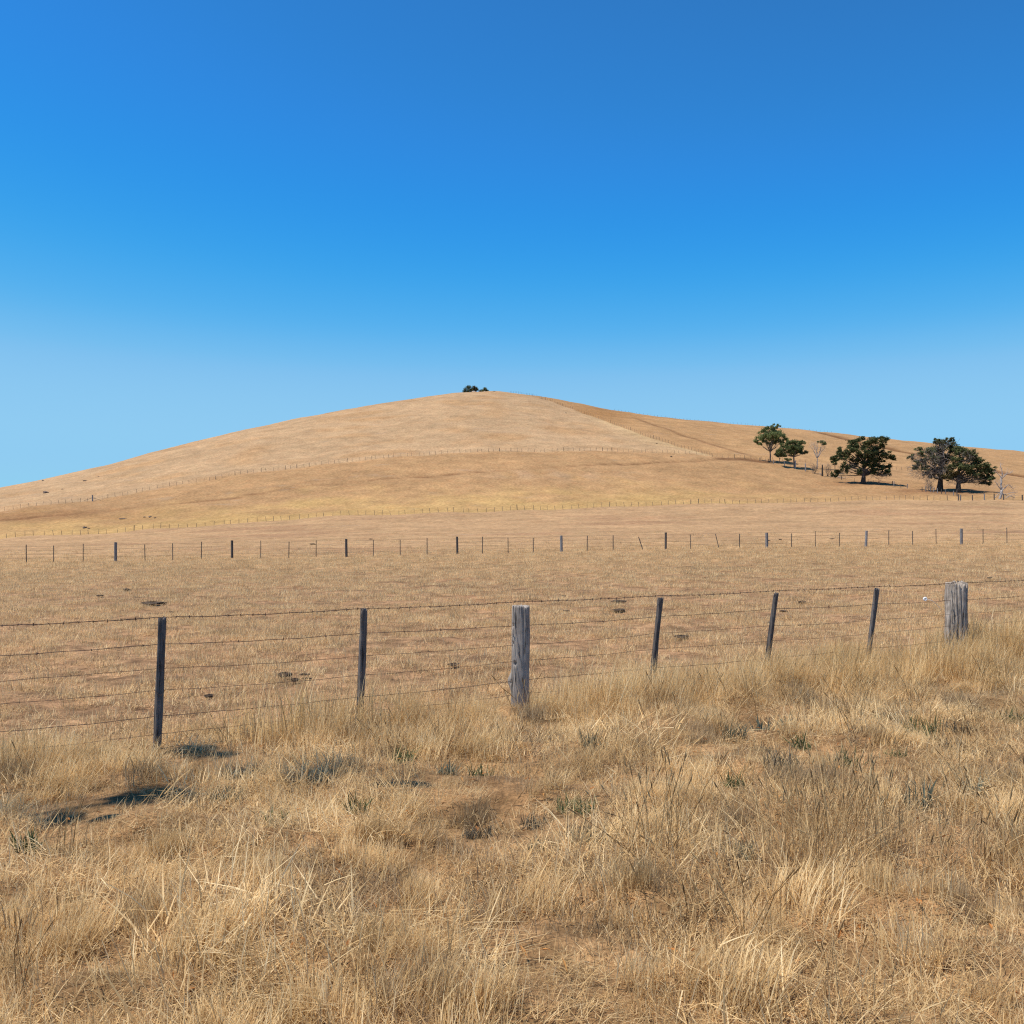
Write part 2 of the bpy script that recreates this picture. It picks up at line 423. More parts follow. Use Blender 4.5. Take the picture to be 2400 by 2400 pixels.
# ------------------------------------------------------------------ ground sheets
K = np.array([0.685, 0.645, 0.585]) / 1.22
Dg = RY; Xg = RX
sN, nN = fence_sn(Xg, Yg := RY)
shape = RX.shape
col = np.zeros(shape + (3,))
def put(mask, c):
    m = np.clip(mask, 0, 1)[..., None]
    global col
    col = col * (1 - m) + m * np.asarray(c)
cV = lin(184, 148, 108, K); cA = lin(196, 158, 122, K); cA2 = lin(206, 169, 126, K); cB = lin(209, 173, 133, K); cB2 = lin(186, 146, 114, K)
cC = lin(203, 164, 121, K); cYel = lin(217, 181, 124, K); cD = lin(213, 180, 142, K); cE = lin(207, 167, 122, K); cPale = lin(226, 195, 148, K); cTrk = lin(146, 108, 78, K)
w1 = wav(RX, RY, 26, 2); w2 = wav(RX, RY, 9, 13); w3 = wav(RX, RY, 60, 25)
put(np.ones(shape), cV)
put(sstep(0.2, -0.5, nN + 0.15 * w2), cA)
put(sstep(28, 60, RY) * (nN < 0), cA2)
mott = wav(RX, RY, 1.5, 5) * 0.7 + wav(RX, RY, 5.0, 16) * 0.35 + 0.6 * wav(RX, RY, 0.6, 30)
put(sstep(0.35, 1.1, mott) * (nN < -0.6) * (1 - sstep(38, 75, RY)) * 0.5, lin(148, 116, 90, K))
D2g = d2(np.clip(PXG, -500, 2900)); D3g = d3(np.clip(PXG, -500, 2900)); D4g = d4(np.clip(PXG, -500, 2900)); D5g = d5(np.clip(PXG, -500, 2900))
hillm = (np.abs(TH)[:, None] < R(75)) + 0 * RX
put(sstep(-14, 40, RY - D2g + 3 * w2) * hillm, cB)
put(sstep(0.1, 0.9, w3 * 0.6 + 0.5 * w1 - 0.1) * sstep(0, 10, RY - D2g) * sstep(D3g + 2, D3g - 40, RY) * 0.55 * hillm, cB2)
inC = sstep(-0.8, 0.8, RY - D3g) * hillm
put(inC, cC)
put(0.95 * inC * sstep(52, 6, RY - D3g + 9 * w1 + 4 * w2 + 16 * sstep(1500, 2000, PXG)) * sstep(-500, 200, PXG) * (1 - 0.5 * sstep(1650, 1900, PXG)), cYel)
put(inC * np.exp(-((PXG - 1290) / 190) ** 2 - ((YPG - 1113) / 12) ** 2) * (0.5 + 0.5 * np.clip(w2, -1, 1)) * 0.7, lin(205, 172, 138, K))
put(inC * np.exp(-((PXG - 60) / 260) ** 2 - ((YPG - 1207) / 16) ** 2) * 0.6, lin(176, 132, 92, K))
inD = sstep(-1, 1, RY - D4g) * hillm
put(inD, cD)
put(inD * sstep(-0.2, 1.4, w1 * 0.7 + w3 * 0.6) * 0.5, lin(207, 163, 115, K))
rfy = y_rf(np.clip(PXG, 1190, 1670))
inE = np.where(PXG < 1670, sstep(1.2, -1.2, YPG - rfy) * sstep(1215, 1285, PXG), sstep(-1, 1.5, RY - D4g)) * (RY > D4g - 8) * hillm
put(np.where(PXG < 1672, np.exp(-np.clip(YPG - rfy, 0, 99) / 11) * (YPG > rfy - 1) * sstep(1330, 1450, PXG), 0) * (RY > D4g) * 0.85, cPale)
put(inE, cE)
put(inE * np.exp(-((PXG - 1400) / 130) ** 2 - ((YPG - 968) / 22) ** 2) * 0.8, lin(188, 143, 95, K))
put(np.clip(T1 * 0.9, 0, 0.8), cTrk); put(np.clip(T2, 0, 0.75), cTrk); put(np.clip(T3, 0, 0.85), lin(128, 92, 62, K))
put(near_line(line([(1690, 1075), (1745, 1076), (1790, 1081)]), 1655, 1830, 3.2) * far_ok * 0.85, lin(122, 86, 60, K))
put(np.exp(-((PXG - 2010) / 90) ** 2 - ((YPG - 1134) / 6) ** 2) * far_ok * 0.6, lin(150, 108, 76, K))
put(np.exp(-((PXG - 2190) / 120) ** 2 - ((YPG - 1153) / 7) ** 2) * far_ok * 0.75, lin(140, 100, 72, K))
put(np.exp(-((PXG - 2300) / 130) ** 2 - ((YPG - 1180) / 5) ** 2) * far_ok * 0.5, lin(206, 172, 132, K))
col = np.clip(col, 0.01, 0.9)
ramt = 1 - sstep(30, 110, np.broadcast_to(RR[None, :], shape))

nI, nJ = shape
VV = np.stack([RX, RY, ZT], -1).reshape(-1, 3)
ii, jj = np.meshgrid(np.arange(nI - 1), np.arange(nJ - 1), indexing='ij')
idx = (ii * nJ + jj).reshape(-1)
QF = np.stack([idx, idx + nJ, idx + nJ + 1, idx + 1], 1)[:, ::-1]
fc = VV[QF].mean(1)
_, fn = fence_sn(fc[:, 0], fc[:, 1])
fth = np.arctan2(fc[:, 0], fc[:, 1]); fpx = np.clip(1200 + F * np.tan(np.clip(fth, -R(60), R(60))), -500, 2900)
front = np.abs(fth) < R(75)
zone = np.where(fn > -0.25, 0, np.where(front & (fc[:, 1] > d3(fpx)), 2, 1))
def sheet(name, sel, extra=None):
    f = QF[sel]
    u, inv = np.unique(f.reshape(-1), return_inverse=True)
    me = bpy.data.meshes.new(name)
    nf = len(f)
    v = VV[u]; tri_n = 0
    fl = inv.reshape(-1).astype(np.int32)
    me.vertices.add(len(v)); me.vertices.foreach_set('co', v.astype(np.float32).reshape(-1))
    me.loops.add(nf * 4); me.loops.foreach_set('vertex_index', fl)
    me.polygons.add(nf); me.polygons.foreach_set('loop_start', np.arange(0, nf * 4, 4, dtype=np.int32))
    me.polygons.foreach_set('use_smooth', np.ones(nf, dtype=bool))
    me.update(); me.validate()
    a = me.attributes.new('gcol', 'FLOAT_COLOR', 'POINT')
    cc = np.concatenate([col.reshape(-1, 3)[u], np.ones((len(u), 1))], 1)
    a.data.foreach_set('color', cc.astype(np.float32).reshape(-1))
    b = me.attributes.new('rough_amt', 'FLOAT', 'POINT')
    b.data.foreach_set('value', ramt.reshape(-1)[u].astype(np.float32))
    o = link(name, me, M['ground'])
    o['kind'] = 'structure'
    return o
tag(sheet('roadside_verge', zone == 0), 'dry grassy roadside verge in front of the near fence')
tag(sheet('paddock', zone == 1), 'flat dry paddock of cropped brown grass below the hill')
tag(sheet('hill', zone == 2), 'broad bare hill of dry yellow grass')

# ------------------------------------------------------------------ scattering of grass
WD = [('green weed tuft below the burl post, left of the grey one', 943, 1789, 38, 'weed', 30, 'tuft'),
 ('upright grey-green weed below and left of the burl post', 1048, 1803, 34, 'weedblue', 26, 'tuft'),
 ('loose green weed below the burl post with trailing leaves', 1127, 1806, 36, 'weed', 22, 'tuft'),
 ('blue-green weed below right of the burl post', 1388, 1758, 40, 'weedblue', 34, 'tuft'),
 ('green spiky weed at the bottom, left of the dark hollow', 843, 1918, 40, 'weed', 24, 'wide'),
 ('round grey weed low in the middle of the verge', 1258, 1936, 44, 'weedgrey', 46, 'rosette'),
 ('broad dark green-grey weed right of the round grey one', 1351, 1908, 52, 'weed', 44, 'rosette'),
 ('grey weed low left of the round grey one', 1119, 1956, 38, 'weedgrey', 40, 'rosette'),
 ('widest grey-green weed at the lower middle edge', 1388, 1974, 56, 'weedblue', 60, 'rosette'),
 ('pale blue-green weed just left of the widest one', 1272, 1984, 40, 'weedblue', 30, 'rosette'),
 ('leftmost blue-green weed of the row on the right', 1720, 1727, 36, 'weedblue', 34, 'tuft'),
 ('blue-green weed with broad leaves in the row on the right', 1786, 1714, 42, 'weedblue', 30, 'wide'),
 ('blue-green weed at the right end of the row below the leaning post', 1844, 1698, 36, 'weedblue', 24, 'wide'),
 ('small green weed high in the verge right of the row', 2068, 1690, 26, 'weedblue', 22, 'tuft'),
 ('narrow green weed at the upper right verge beside the small one', 2113, 1695, 28, 'weedblue', 24, 'tuft'),
 ('largest bushy green weed at the right of the verge', 2161, 1722, 52, 'weed', 54, 'tuft'),
 ('olive weed above right of the largest bushy one', 2246, 1712, 46, 'weedgrey', 44, 'rosette'),
 ('dark weed dotted with yellow below the olive one', 2225, 1742, 42, 'weedgrey', 40, 'rosette'),
 ('bright green tuft above the seeding grass clump', 1882, 1758, 34, 'weed', 26, 'wide'),
 ('small faded weed left of the bright green tuft', 1782, 1746, 28, 'weedgrey', 26, 'rosette'),
 ('neat green rosette left of the seeding grass clump', 1724, 1841, 36, 'weed', 34, 'tuft'),
 ('grey scrubby weed between the rosette and the seeding clump', 1832, 1812, 52, 'weedgrey', 56, 'tuft'),
 ('fresh green grass tuft behind the seeding clump', 1989, 1795, 46, 'weed', 36, 'tuft'),
 ('blue-green weed near the right edge, low', 2279, 1856, 42, 'weedblue', 28, 'wide'),
 ('long-leaved blue-green weed right of the seeding clump', 2155, 1892, 56, 'weedblue', 18, 'wide'),
 ('small green weed right of the seeding clump tops', 2097, 1786, 28, 'weed', 24, 'rosette'),
 ('brown-green weed near the right edge', 2308, 1760, 36, 'weedgrey', 36, 'rosette'),
 ('green weed at the far right edge of the verge', 2374, 1694, 40, 'weed', 34, 'tuft'),
 ('dark grey-green weed at the bottom left of the seeding clump', 1728, 1992, 54, 'weedblue', 52, 'rosette'),
 ('tiny blue-green sprout low on the right', 2208, 1930, 20, 'weedblue', 12, 'wide'),
 ('grey rosette weed below the leftmost post', 534, 1872, 44, 'weedblue', 44, 'rosette'),
 ('small blue-grey weed right of the grey rosette', 646, 1906, 28, 'weedblue', 26, 'rosette'),
 ('upright green sprout below the small blue-grey weed', 644, 1944, 34, 'weed', 16, 'wide'),
 ('bright green grass tuft in the bottom left corner', 62, 2000, 40, 'weed', 26, 'wide')]
SH = [(130, 1918, 0.16, 6.6), (300, 1880, 0.17, 7.0), (375, 1862, 0.22, 7.1), (425, 1866, 0.14, 7.3), (735, 1834, 0.22, 7.4), (795, 1815, 0.20, 7.2), (925, 1843, 0.14, 6.9), (970, 1838, 0.12, 7.2), (450, 1762, 0.22, 7.6), (505, 1776, 0.26, 7.4), (570, 1814, 0.17, 7.2), (250, 1925, 0.10, 7.0)]
_wp = [spot(w[1], w[2], 3.4) for w in WD] + [spot(w[0], w[1] - 4, 3.4) for w in SH]
def clear_of_weeds(x, y, d):
    ok = np.ones(len(x), bool)
    for p in _wp: ok &= (np.abs(x - p.x) > d * 0.8) | (y > p.y + 0.15) | (y < p.y - d * 1.6)
    return ok
def blades(mb, rng, n, L, rad, lean, width, curve=0.6, segs=3, col=(0.2, 1.0), org=(0, 0, 0), dirbias=None):
    for _ in range(n):
        l = rng.uniform(*L); a = rng.uniform(0, 6.283)
        if dirbias is not None and rng.random() < 0.7: a = dirbias + rng.normal(0, 0.5)
        rr_ = rad * math.sqrt(rng.random()); ra = rng.uniform(0, 6.283)
        p = np.array([org[0] + rr_ * math.cos(ra), org[1] + rr_ * math.sin(ra), org[2]])
        t = abs(rng.normal(0, lean)); dt = rng.uniform(0.1, 1) * curve / segs
        w = width * rng.uniform(0.6, 1.3)
        sd = np.array([-math.sin(a + rng.normal(0, 0.6)), math.cos(a + rng.normal(0, 0.6)), 0])
        pts = []
        for k in range(segs + 1):
            ww = w * (1 - k / segs) ** 0.7 if k else w * 0.8
            if k == segs: pts.append(p.copy())
            else: pts += [p - sd * ww / 2, p + sd * ww / 2]
            t2 = min(t, 1.53)
            p = p + np.array([math.sin(t2) * math.cos(a), math.sin(t2) * math.sin(a), math.cos(t2)]) * l / segs
            p[2] = max(p[2], 0.004 + org[2]); t += dt
        fs = [(2 * k, 2 * k + 1, 2 * k + 3, 2 * k + 2) for k in range(segs - 1)] + [(2 * segs - 2, 2 * segs - 1, 2 * segs)]
        c = rng.uniform(*col)
        mb.add(np.array(pts), fs, c)

def tuft(name, mat, seed, *args, **kw):
    rng = np.random.default_rng(seed); mb = MB()
    blades(mb, rng, *args, **kw)
    return bpy.data.objects.new(name, mb.build(name, mat, link_it=False))

def library(name, objs):
    c = bpy.data.collections.new(name)
    for o in objs: c.objects.link(o)
    return c

_scatter_group = {}
def scatter_nodes(coll):
    ng = bpy.data.node_groups.new('scatter_' + coll.name, 'GeometryNodeTree')
    ng.interface.new_socket('Geometry', in_out='INPUT', socket_type='NodeSocketGeometry')
    ng.interface.new_socket('Geometry', in_out='OUTPUT', socket_type='NodeSocketGeometry')
    n, l = ng.nodes, ng.links
    gi, go = n.new('NodeGroupInput'), n.new('NodeGroupOutput')
    ci = n.new('GeometryNodeCollectionInfo'); ci.inputs['Collection'].default_value = coll
    ci.inputs['Separate Children'].default_value = True; ci.inputs['Reset Children'].default_value = True
    ip = n.new('GeometryNodeInstanceOnPoints'); ip.inputs['Pick Instance'].default_value = True
    def na(nm, ty):
        a = n.new('GeometryNodeInputNamedAttribute'); a.data_type = ty; a.inputs['Name'].default_value = nm; return a.outputs[0]
    er = n.new('FunctionNodeEulerToRotation'); l.new(na('rot', 'FLOAT_VECTOR'), er.inputs[0])
    l.new(gi.outputs[0], ip.inputs['Points']); l.new(ci.outputs[0], ip.inputs['Instance'])
    l.new(na('idx', 'INT'), ip.inputs['Instance Index']); l.new(er.outputs[0], ip.inputs['Rotation']); l.new(na('scl', 'FLOAT_VECTOR'), ip.inputs['Scale'])
    l.new(ip.outputs[0], go.inputs[0])
    return ng

def scatter(name, coll, P, rot, scl, idx_, label, cat):
    me = bpy.data.meshes.new(name)
    n = len(P)
    me.vertices.add(n); me.vertices.foreach_set('co', np.asarray(P, np.float32).reshape(-1))
    for nm, ty, key, dat in (('rot', 'FLOAT_VECTOR', 'vector', rot), ('scl', 'FLOAT_VECTOR', 'vector', scl), ('idx', 'INT', 'value', idx_)):
        a = me.attributes.new(nm, ty, 'POINT')
        a.data.foreach_set(key, np.asarray(dat, np.int32 if ty == 'INT' else np.float32).reshape(-1))
    o = link(name, me)
    md = o.modifiers.new('scatter', 'NODES'); md.node_group = scatter_nodes(coll)
    return tag(o, label, cat, kind='stuff')

def frustum_points(rng, n, y0, y1, x0=-160, x1=2560):
    Y = np.sqrt(rng.uniform(y0 * y0, y1 * y1, n)); px = rng.uniform(x0, x1, n)
    return (px - 1200) / F * Y, Y

def scatter_pack(rng, x, y, smin, smax, tilt=0.12, zs=None):
    n = len(x)
    P = np.stack([x, y, H(x, y) - 0.004], 1)
    rot = np.stack([rng.normal(0, tilt, n), rng.normal(0, tilt, n), rng.uniform(0, 6.283, n)], 1)
    s = rng.uniform(smin, smax, n) if np.isscalar(smin) else smin
    scl = np.stack([s, s, s * (1 if zs is None else zs)], 1)
    return P, rot, scl

rng = np.random.default_rng(11)
# short verge grass: a matted layer, then upright clumps with a common lean
lib_short = library('short_grass_kinds',
    [tuft('a%d' % i, M['straw'], 20 + i, 200, (0.05, 0.14), 0.30, 0.9, 0.0042, curve=1.1) for i in range(4)] +
    [tuft('b%d' % i, M['greystraw'], 40 + i, 180, (0.04, 0.12), 0.28, 0.7, 0.0042, curve=0.9) for i in range(3)] +
    [tuft('c%d' % i, M['straw'], 60 + i, 190, (0.08, 0.24), 0.34, 1.5, 0.0048, curve=0.5, col=(0.3, 1.0), dirbias=0.0) for i in range(4)])
x, y = frustum_points(rng, 4900, 3.3, 17.5)
s_, n_ = fence_sn(x, y)
keep = (n_ > -0.45 - 0.3 * rng.random(len(x))) & (clear_of_weeds(x, y, 0.2) | (rng.random(len(x)) < 0.4))
x, y, s_, n_ = x[keep], y[keep], s_[keep], n_[keep]
pick = rng.random(len(x)); gz = wav(x, y, 1.1, 6) * 0.5 + wav(x, y, 3.2, 20) * 0.5 + 0.25 * sstep(3, 9, s_) * sstep(2.0, 3.5, n_)
ix = np.where(pick < 0.40, rng.integers(0, 4, len(x)), np.where(pick < 0.80, rng.integers(7, 11, len(x)), rng.integers(4, 7, len(x))))
ix = np.where((gz > 0.6) & (pick > 0.3), rng.integers(4, 7, len(x)), ix)
hv = np.clip(1.0 + 0.35 * wav(x, y, 0.9, 15) + 0.25 * wav(x, y, 2.5, 28), 0.5, 1.7)
P, rot, scl = scatter_pack(rng, x, y, hv * rng.uniform(0.75, 1.15, len(x)), 0)
scl[:, 2] *= rng.uniform(0.6, 1.1, len(x))
scatter('verge_grass', lib_short, P, rot, scl, ix, 'short dry straw-coloured grass covering the roadside verge', 'grass')

def clumped(rng, cx, cy, per, rad):
    """tufts gathered in clumps that lean one way"""
    xs, ys, az, cid = [], [], [], []
    for q, (a, b) in enumerate(zip(cx, cy)):
        n = rng.integers(*per); aa = rng.normal(0.35, 1.1)
        xs.append(a + rng.normal(0, rad, n)); ys.append(b + rng.normal(0, rad, n)); az.append(aa + rng.normal(0, 0.3, n)); cid.append(np.full(n, q))
    return [np.concatenate(v) for v in (xs, ys, az, cid)]

lib_mound = library('grass_clump_kinds',
    [tuft('a%d' % i, M['straw'], 70 + i, 80, (0.08, 0.22), 0.09, 0.38, 0.0048, curve=0.9, col=(0.1, 1.0), dirbias=0.0) for i in range(4)] +
    [tuft('b%d' % i, M['greystraw'], 74 + i, 80, (0.07, 0.18), 0.09, 0.42, 0.0046, curve=0.8, dirbias=0.0) for i in range(3)])
cx, cy = frustum_points(rng, 520, 3.4, 17)
s_, n_ = fence_sn(cx, cy); k_ = (n_ > 0.1) & clear_of_weeds(cx, cy, 0.30)
cx, cy = cx[k_], cy[k_]
x, y, az, cid = clumped(rng, cx, cy, (3, 9), 0.10)
grey = (wav(cx, cy, 1.4, 12) + rng.normal(0, 0.6, len(cx)) > 0.75)[cid]
ix = np.where(grey, rng.integers(4, 7, len(x)), rng.integers(0, 4, len(x)))
sc0 = rng.uniform(0.65, 1.25, len(cx))[cid]
P, rot, scl = scatter_pack(rng, x, y, sc0 * rng.uniform(0.8, 1.15, len(x)), 0, 0.12); rot[:, 2] = az
scatter('clumped_grass', lib_mound, P, rot, scl, ix, 'low tufted clumps of pale and grey dry grass dotted over the verge', 'grass')

# tall tussock grass along the fence
lib_tall = library('tall_grass_kinds',
    [tuft('a%d' % i, M['straw'], 80 + i, 46, (0.12, 0.56), 0.14, 0.30, 0.0056, curve=0.85, segs=4, col=(0.1, 1.0), dirbias=0.0) for i in range(4)] +
    [tuft('b%d' % i, M['golden'], 100 + i, 46, (0.12, 0.60), 0.14, 0.28, 0.0056, curve=0.8, segs=4, col=(0.1, 1.0), dirbias=0.0) for i in range(4)] +
    [tuft('c%d' % i, M['golden'], 120 + i, 42, (0.2, 0.5), 0.14, 0.75, 0.0056, curve=0.9, segs=4, dirbias=0.0) for i in range(2)])
cx, cy = frustum_points(rng, 7000, 6.0, 19)
s_, n_ = fence_sn(cx, cy)
gz = wav(cx, cy, 0.8, 3) * 0.6 + wav(cx, cy, 2.2, 17) * 0.5
wid = 0.55 + 0.9 * sstep(4.5, 11, s_) - 0.25 * sstep(4.5, 2.5, s_)
den = np.exp(-np.clip(np.abs(n_ - 0.25 - 0.25 * sstep(5, 11, s_)) / wid, 0, 9) ** 3) * sstep(0.55, 1.3, s_) * np.clip(0.5 + 0.85 * gz, 0.04, 2)
den = den * (1 - 0.6 * np.exp(-((s_ - 2.75) / 0.35) ** 2)) + 0.14 * sstep(8, 13, s_) * (n_ > 0.8) * (n_ < 3.2) * (gz > 0)
ppx = 1200 + cx / cy * F; ppy = HY + CZ * F / cy
den = den + 0.5 * np.exp(-((ppx - 60) / 170) ** 2 - ((ppy - 1800) / 55) ** 2) + 0.3 * np.exp(-((ppx - 480) / 130) ** 2 - ((ppy - 1840) / 26) ** 2) + 0.35 * np.exp(-((ppx - 190) / 130) ** 2 - ((ppy - 1745) / 28) ** 2)
den *= 1 - np.exp(-((ppx - 470) / 75) ** 2 - ((ppy - 1768) / 22) ** 2)
keep = (rng.random(len(cx)) < den * 0.46) & (n_ > -0.45) & clear_of_weeds(cx, cy, 0.32)
cx, cy = cx[keep], cy[keep]
x, y, az, cid = clumped(rng, cx, cy, (3, 8), 0.15)
s_, n_ = fence_sn(x, y)
gold = (rng.random(len(cx))[cid]) < (0.1 + 0.55 * sstep(4.5, 11, s_))
ix = np.where(gold, np.where(rng.random(len(x)) < 0.2, rng.integers(8, 10, len(x)), rng.integers(4, 8, len(x))), rng.integers(0, 4, len(x)))
sc = (1.05 - 0.18 * sstep(3.4, 5.5, s_) * (1 - sstep(9.5, 11.5, s_))) * rng.uniform(0.6, 1.3, len(cx))[cid] * rng.uniform(0.8, 1.1, len(x)) * (1 + 0.15 * sstep(6, 11, s_)) * np.where(s_ < 0.6, 0.6, 1.0)
P, rot, scl = scatter_pack(rng, x, y, sc, 0, 0.08); rot[:, 2] = az
scatter('tall_grass', lib_tall, P, rot, scl, ix, 'tall golden dry grass growing along the near fence', 'grass')

def stalk_tuft(name, seed):
    rg = np.random.default_rng(seed); mb = MB()
    for _ in range(rg.integers(4, 9)):
        a = rg.uniform(0, 6.283); le = abs(rg.normal(0, 0.35)); h = rg.uniform(0.18, 0.5)
        b = np.array([rg.normal(0, 0.05), rg.normal(0, 0.05), 0]); d1 = np.array([math.sin(le) * math.cos(a), math.sin(le) * math.sin(a), math.cos(le)])
        d2_ = d1 + np.array([math.cos(a), math.sin(a), -0.3]) * 0.3; d2_ /= np.linalg.norm(d2_)
        q1 = b + d1 * h * 0.6; q2 = q1 + d2_ * h * 0.3; c = rg.random()
        mb.tube(np.array([b, q1, q2, q2 + d2_ * 0.02, q2 + d2_ * 0.05, q2 + d2_ * 0.075]), np.array([0.0024, 0.002, 0.0016, 0.0042, 0.0036, 0.001]), 4, c, False)
    return bpy.data.objects.new(name, mb.build(name, M['stalk'], link_it=False))
lib_stalk = library('loose_stalk_kinds', [stalk_tuft('a%d' % i, 170 + i) for i in range(6)])
x, y = frustum_points(rng, 210, 3.4, 14)
s_, n_ = fence_sn(x, y); k_ = (n_ > 0.2) & (rng.random(len(x)) < 0.35 + 0.5 * sstep(2, 7, s_))
x, y = x[k_], y[k_]
P, rot, scl = scatter_pack(rng, x, y, 0.7, 1.2, 0.1)
scatter('loose_seed_stalks', lib_stalk, P, rot, scl, rng.integers(0, 6, len(x)), 'loose brown seeding stalks standing through the verge grass', 'grass')

# cropped stubble of the paddock
lib_stub = library('stubble_kinds',
    [tuft('a%d' % i, M['stubble'], 140 + i, 46, (0.04, 0.11), 0.22, 0.9, 0.0085, curve=0.9, segs=2, col=(0.1, 1.0)) for i in range(4)] +
    [tuft('b%d' % i, M['stubble'], 150 + i, 50, (0.06, 0.18), 0.24, 1.6, 0.009, curve=0.3, segs=2, col=(0.25, 1.0)) for i in range(4)] +
    [tuft('c%d' % i, M['greystraw'], 160 + i, 40, (0.03, 0.09), 0.2, 0.8, 0.008, curve=0.6, segs=2) for i in range(2)])
xs, ys, ss = [], [], []
for n, a, b, s0, s1 in ((16500, 8.5, 26, 0.55, 1.1), (17000, 26, 48, 0.7, 1.3), (15000, 48, 84, 1.0, 1.7), (16000, 84, 170, 1.2, 2.2)):
    x, y = frustum_points(rng, n, a, b)
    s_, n_ = fence_sn(x, y)
    g = wav(x, y, 0.7, 1) * 0.6 + wav(x, y, 1.7, 8) * 0.6 + wav(x, y, 5, 21) * 0.5
    keep = (n_ < -0.2) & (rng.random(n) < np.clip(0.66 + 0.5 * g - 0.35 * sstep(0.35, 1.1, wav(x, y, 1.5, 5) * 0.7 + wav(x, y, 5.0, 16) * 0.35 + 0.6 * wav(x, y, 0.6, 30)), 0.06, 1) * (1 - sstep(45, 165, y)))
    xs.append(x[keep]); ys.append(y[keep]); ss.append(rng.uniform(s0, s1, keep.sum()))
x, y, sc = np.concatenate(xs), np.concatenate(ys), np.concatenate(ss)
r_ = rng.random(len(x))
ix = np.where(r_ < 0.45, rng.integers(0, 4, len(x)), np.where(r_ < 0.92, rng.integers(4, 8, len(x)), rng.integers(8, 10, len(x))))
P, rot, scl = scatter_pack(rng, x, y, sc, 0, 0.05)
scatter('paddock_stubble', lib_stub, P, rot, scl, ix, 'short cropped straw stubble over the brown paddock', 'grass')

# ------------------------------------------------------------------ fence posts
def post_mesh(name, mat, h, rx, ry, seed, sq=2.0, groove=0.06, ng=10, nr=30, ns=28, bot=-0.35, topj=0.012, holes=(), burl=None, taper=0.04, smooth=True, chip=None, nw=0.02, gws=1.0):
    r = np.random.default_rng(seed)
    th = np.linspace(0, 2 * np.pi, ns, endpoint=False)
    base = 1.0 / (np.abs(np.cos(th)) ** sq + np.abs(np.sin(th)) ** sq) ** (1 / sq)
    gth = r.uniform(0, 6.283, ng); gw = r.uniform(0.05, 0.14, ng) * gws; gd = r.uniform(0.3, 1, ng) * groove
    gz0 = r.uniform(-0.3, h, ng); gz1 = gz0 + r.uniform(0.3, 1.2, ng)
    top = h - np.abs(np.convolve(np.tile(r.normal(0, topj, ns), 3), [0.3, 0.4, 0.3], 'same')[ns:2 * ns])
    zz = np.linspace(0, 1, nr)
    V = []
    for k, q in enumerate(zz):
        z = bot + (top - bot) * q
        zm = bot + (h - bot) * q
        rad = base.copy() * (1 + taper * (0.5 - q))
        rad *= 1 + nw * np.sin(3 * th + zm * 4 + seed) + nw * 0.7 * np.sin(2 * th - zm * 7 + 2 * seed)
        for a, w_, d_, z0, z1 in zip(gth, gw, gd, gz0, gz1):
            if z0 < zm < z1:
                dd = (th - a - 0.05 * math.sin(zm * 5 + a) + np.pi) % (2 * np.pi) - np.pi
                rad -= d_ * np.exp(-(dd / w_) ** 2) * math.sin(math.pi * (zm - z0) / (z1 - z0)) ** 0.5
        for a, hz, hr, hd in holes:
            dd = ((th - a + np.pi) % (2 * np.pi) - np.pi) * rx
            rad -= hd * np.exp(-((dd / hr) ** 2 + ((zm - hz) / hr) ** 2) ** 2)
        if burl is not None:
            a, bz, br, bh = burl
            dd = ((th - a + np.pi) % (2 * np.pi) - np.pi)
            rad += bh * np.exp(-(dd / br) ** 2 - ((zm - bz) / 0.075) ** 2)
        if chip is not None:
            a, cz, cd = chip
            dd = ((th - a + np.pi) % (2 * np.pi) - np.pi)
            rad -= cd * np.exp(-(dd / 0.5) ** 2) * (1 / (1 + math.exp(-(zm - cz) * 40)))
        V.append(np.stack([rx * rad * np.cos(th), ry * rad * np.sin(th), z], 1))
    fs = [(k * ns + j, k * ns + (j + 1) % ns, (k + 1) * ns + (j + 1) % ns, (k + 1) * ns + j) for k in range(nr - 1) for j in range(ns)]
    last = V[-1]
    cen = last.mean(0)
    inner = cen + (last - cen) * 0.93; inner[:, 2] += 0.004
    inn2 = cen + (last - cen) * 0.45; inn2[:, 2] = top - 0.008 + r.normal(0, topj * 0.5, ns)
    V += [inner, inn2, np.array([[cen[0], cen[1], h - 0.012]])]
    b0, b1, b2, bc_ = (nr - 1) * ns, nr * ns, (nr + 1) * ns, (nr + 2) * ns
    for j in range(ns):
        j2 = (j + 1) % ns
        fs += [(b0 + j, b0 + j2, b1 + j2, b1 + j), (b1 + j, b1 + j2, b2 + j2, b2 + j), (b2 + j, b2 + j2, bc_)]
    mb = MB(); mb.add(np.concatenate(V), fs)
    return mb.build(name, mat, smooth=smooth, link_it=False)

def lean_to(o, base, top_px, base_px, D, hgt, yaw):
    """lean a post sideways as seen in the photo"""
    dx = (top_px - base_px) / F * D
    o.location = base
    o.rotation_euler = (0, math.atan2(dx, hgt), 0)
    if yaw:
        from mathutils import Euler, Matrix
        o.rotation_euler = (Matrix.Rotation(math.atan2(dx, hgt), 3, 'Y') @ Matrix.Rotation(yaw, 3, 'Z')).to_euler()

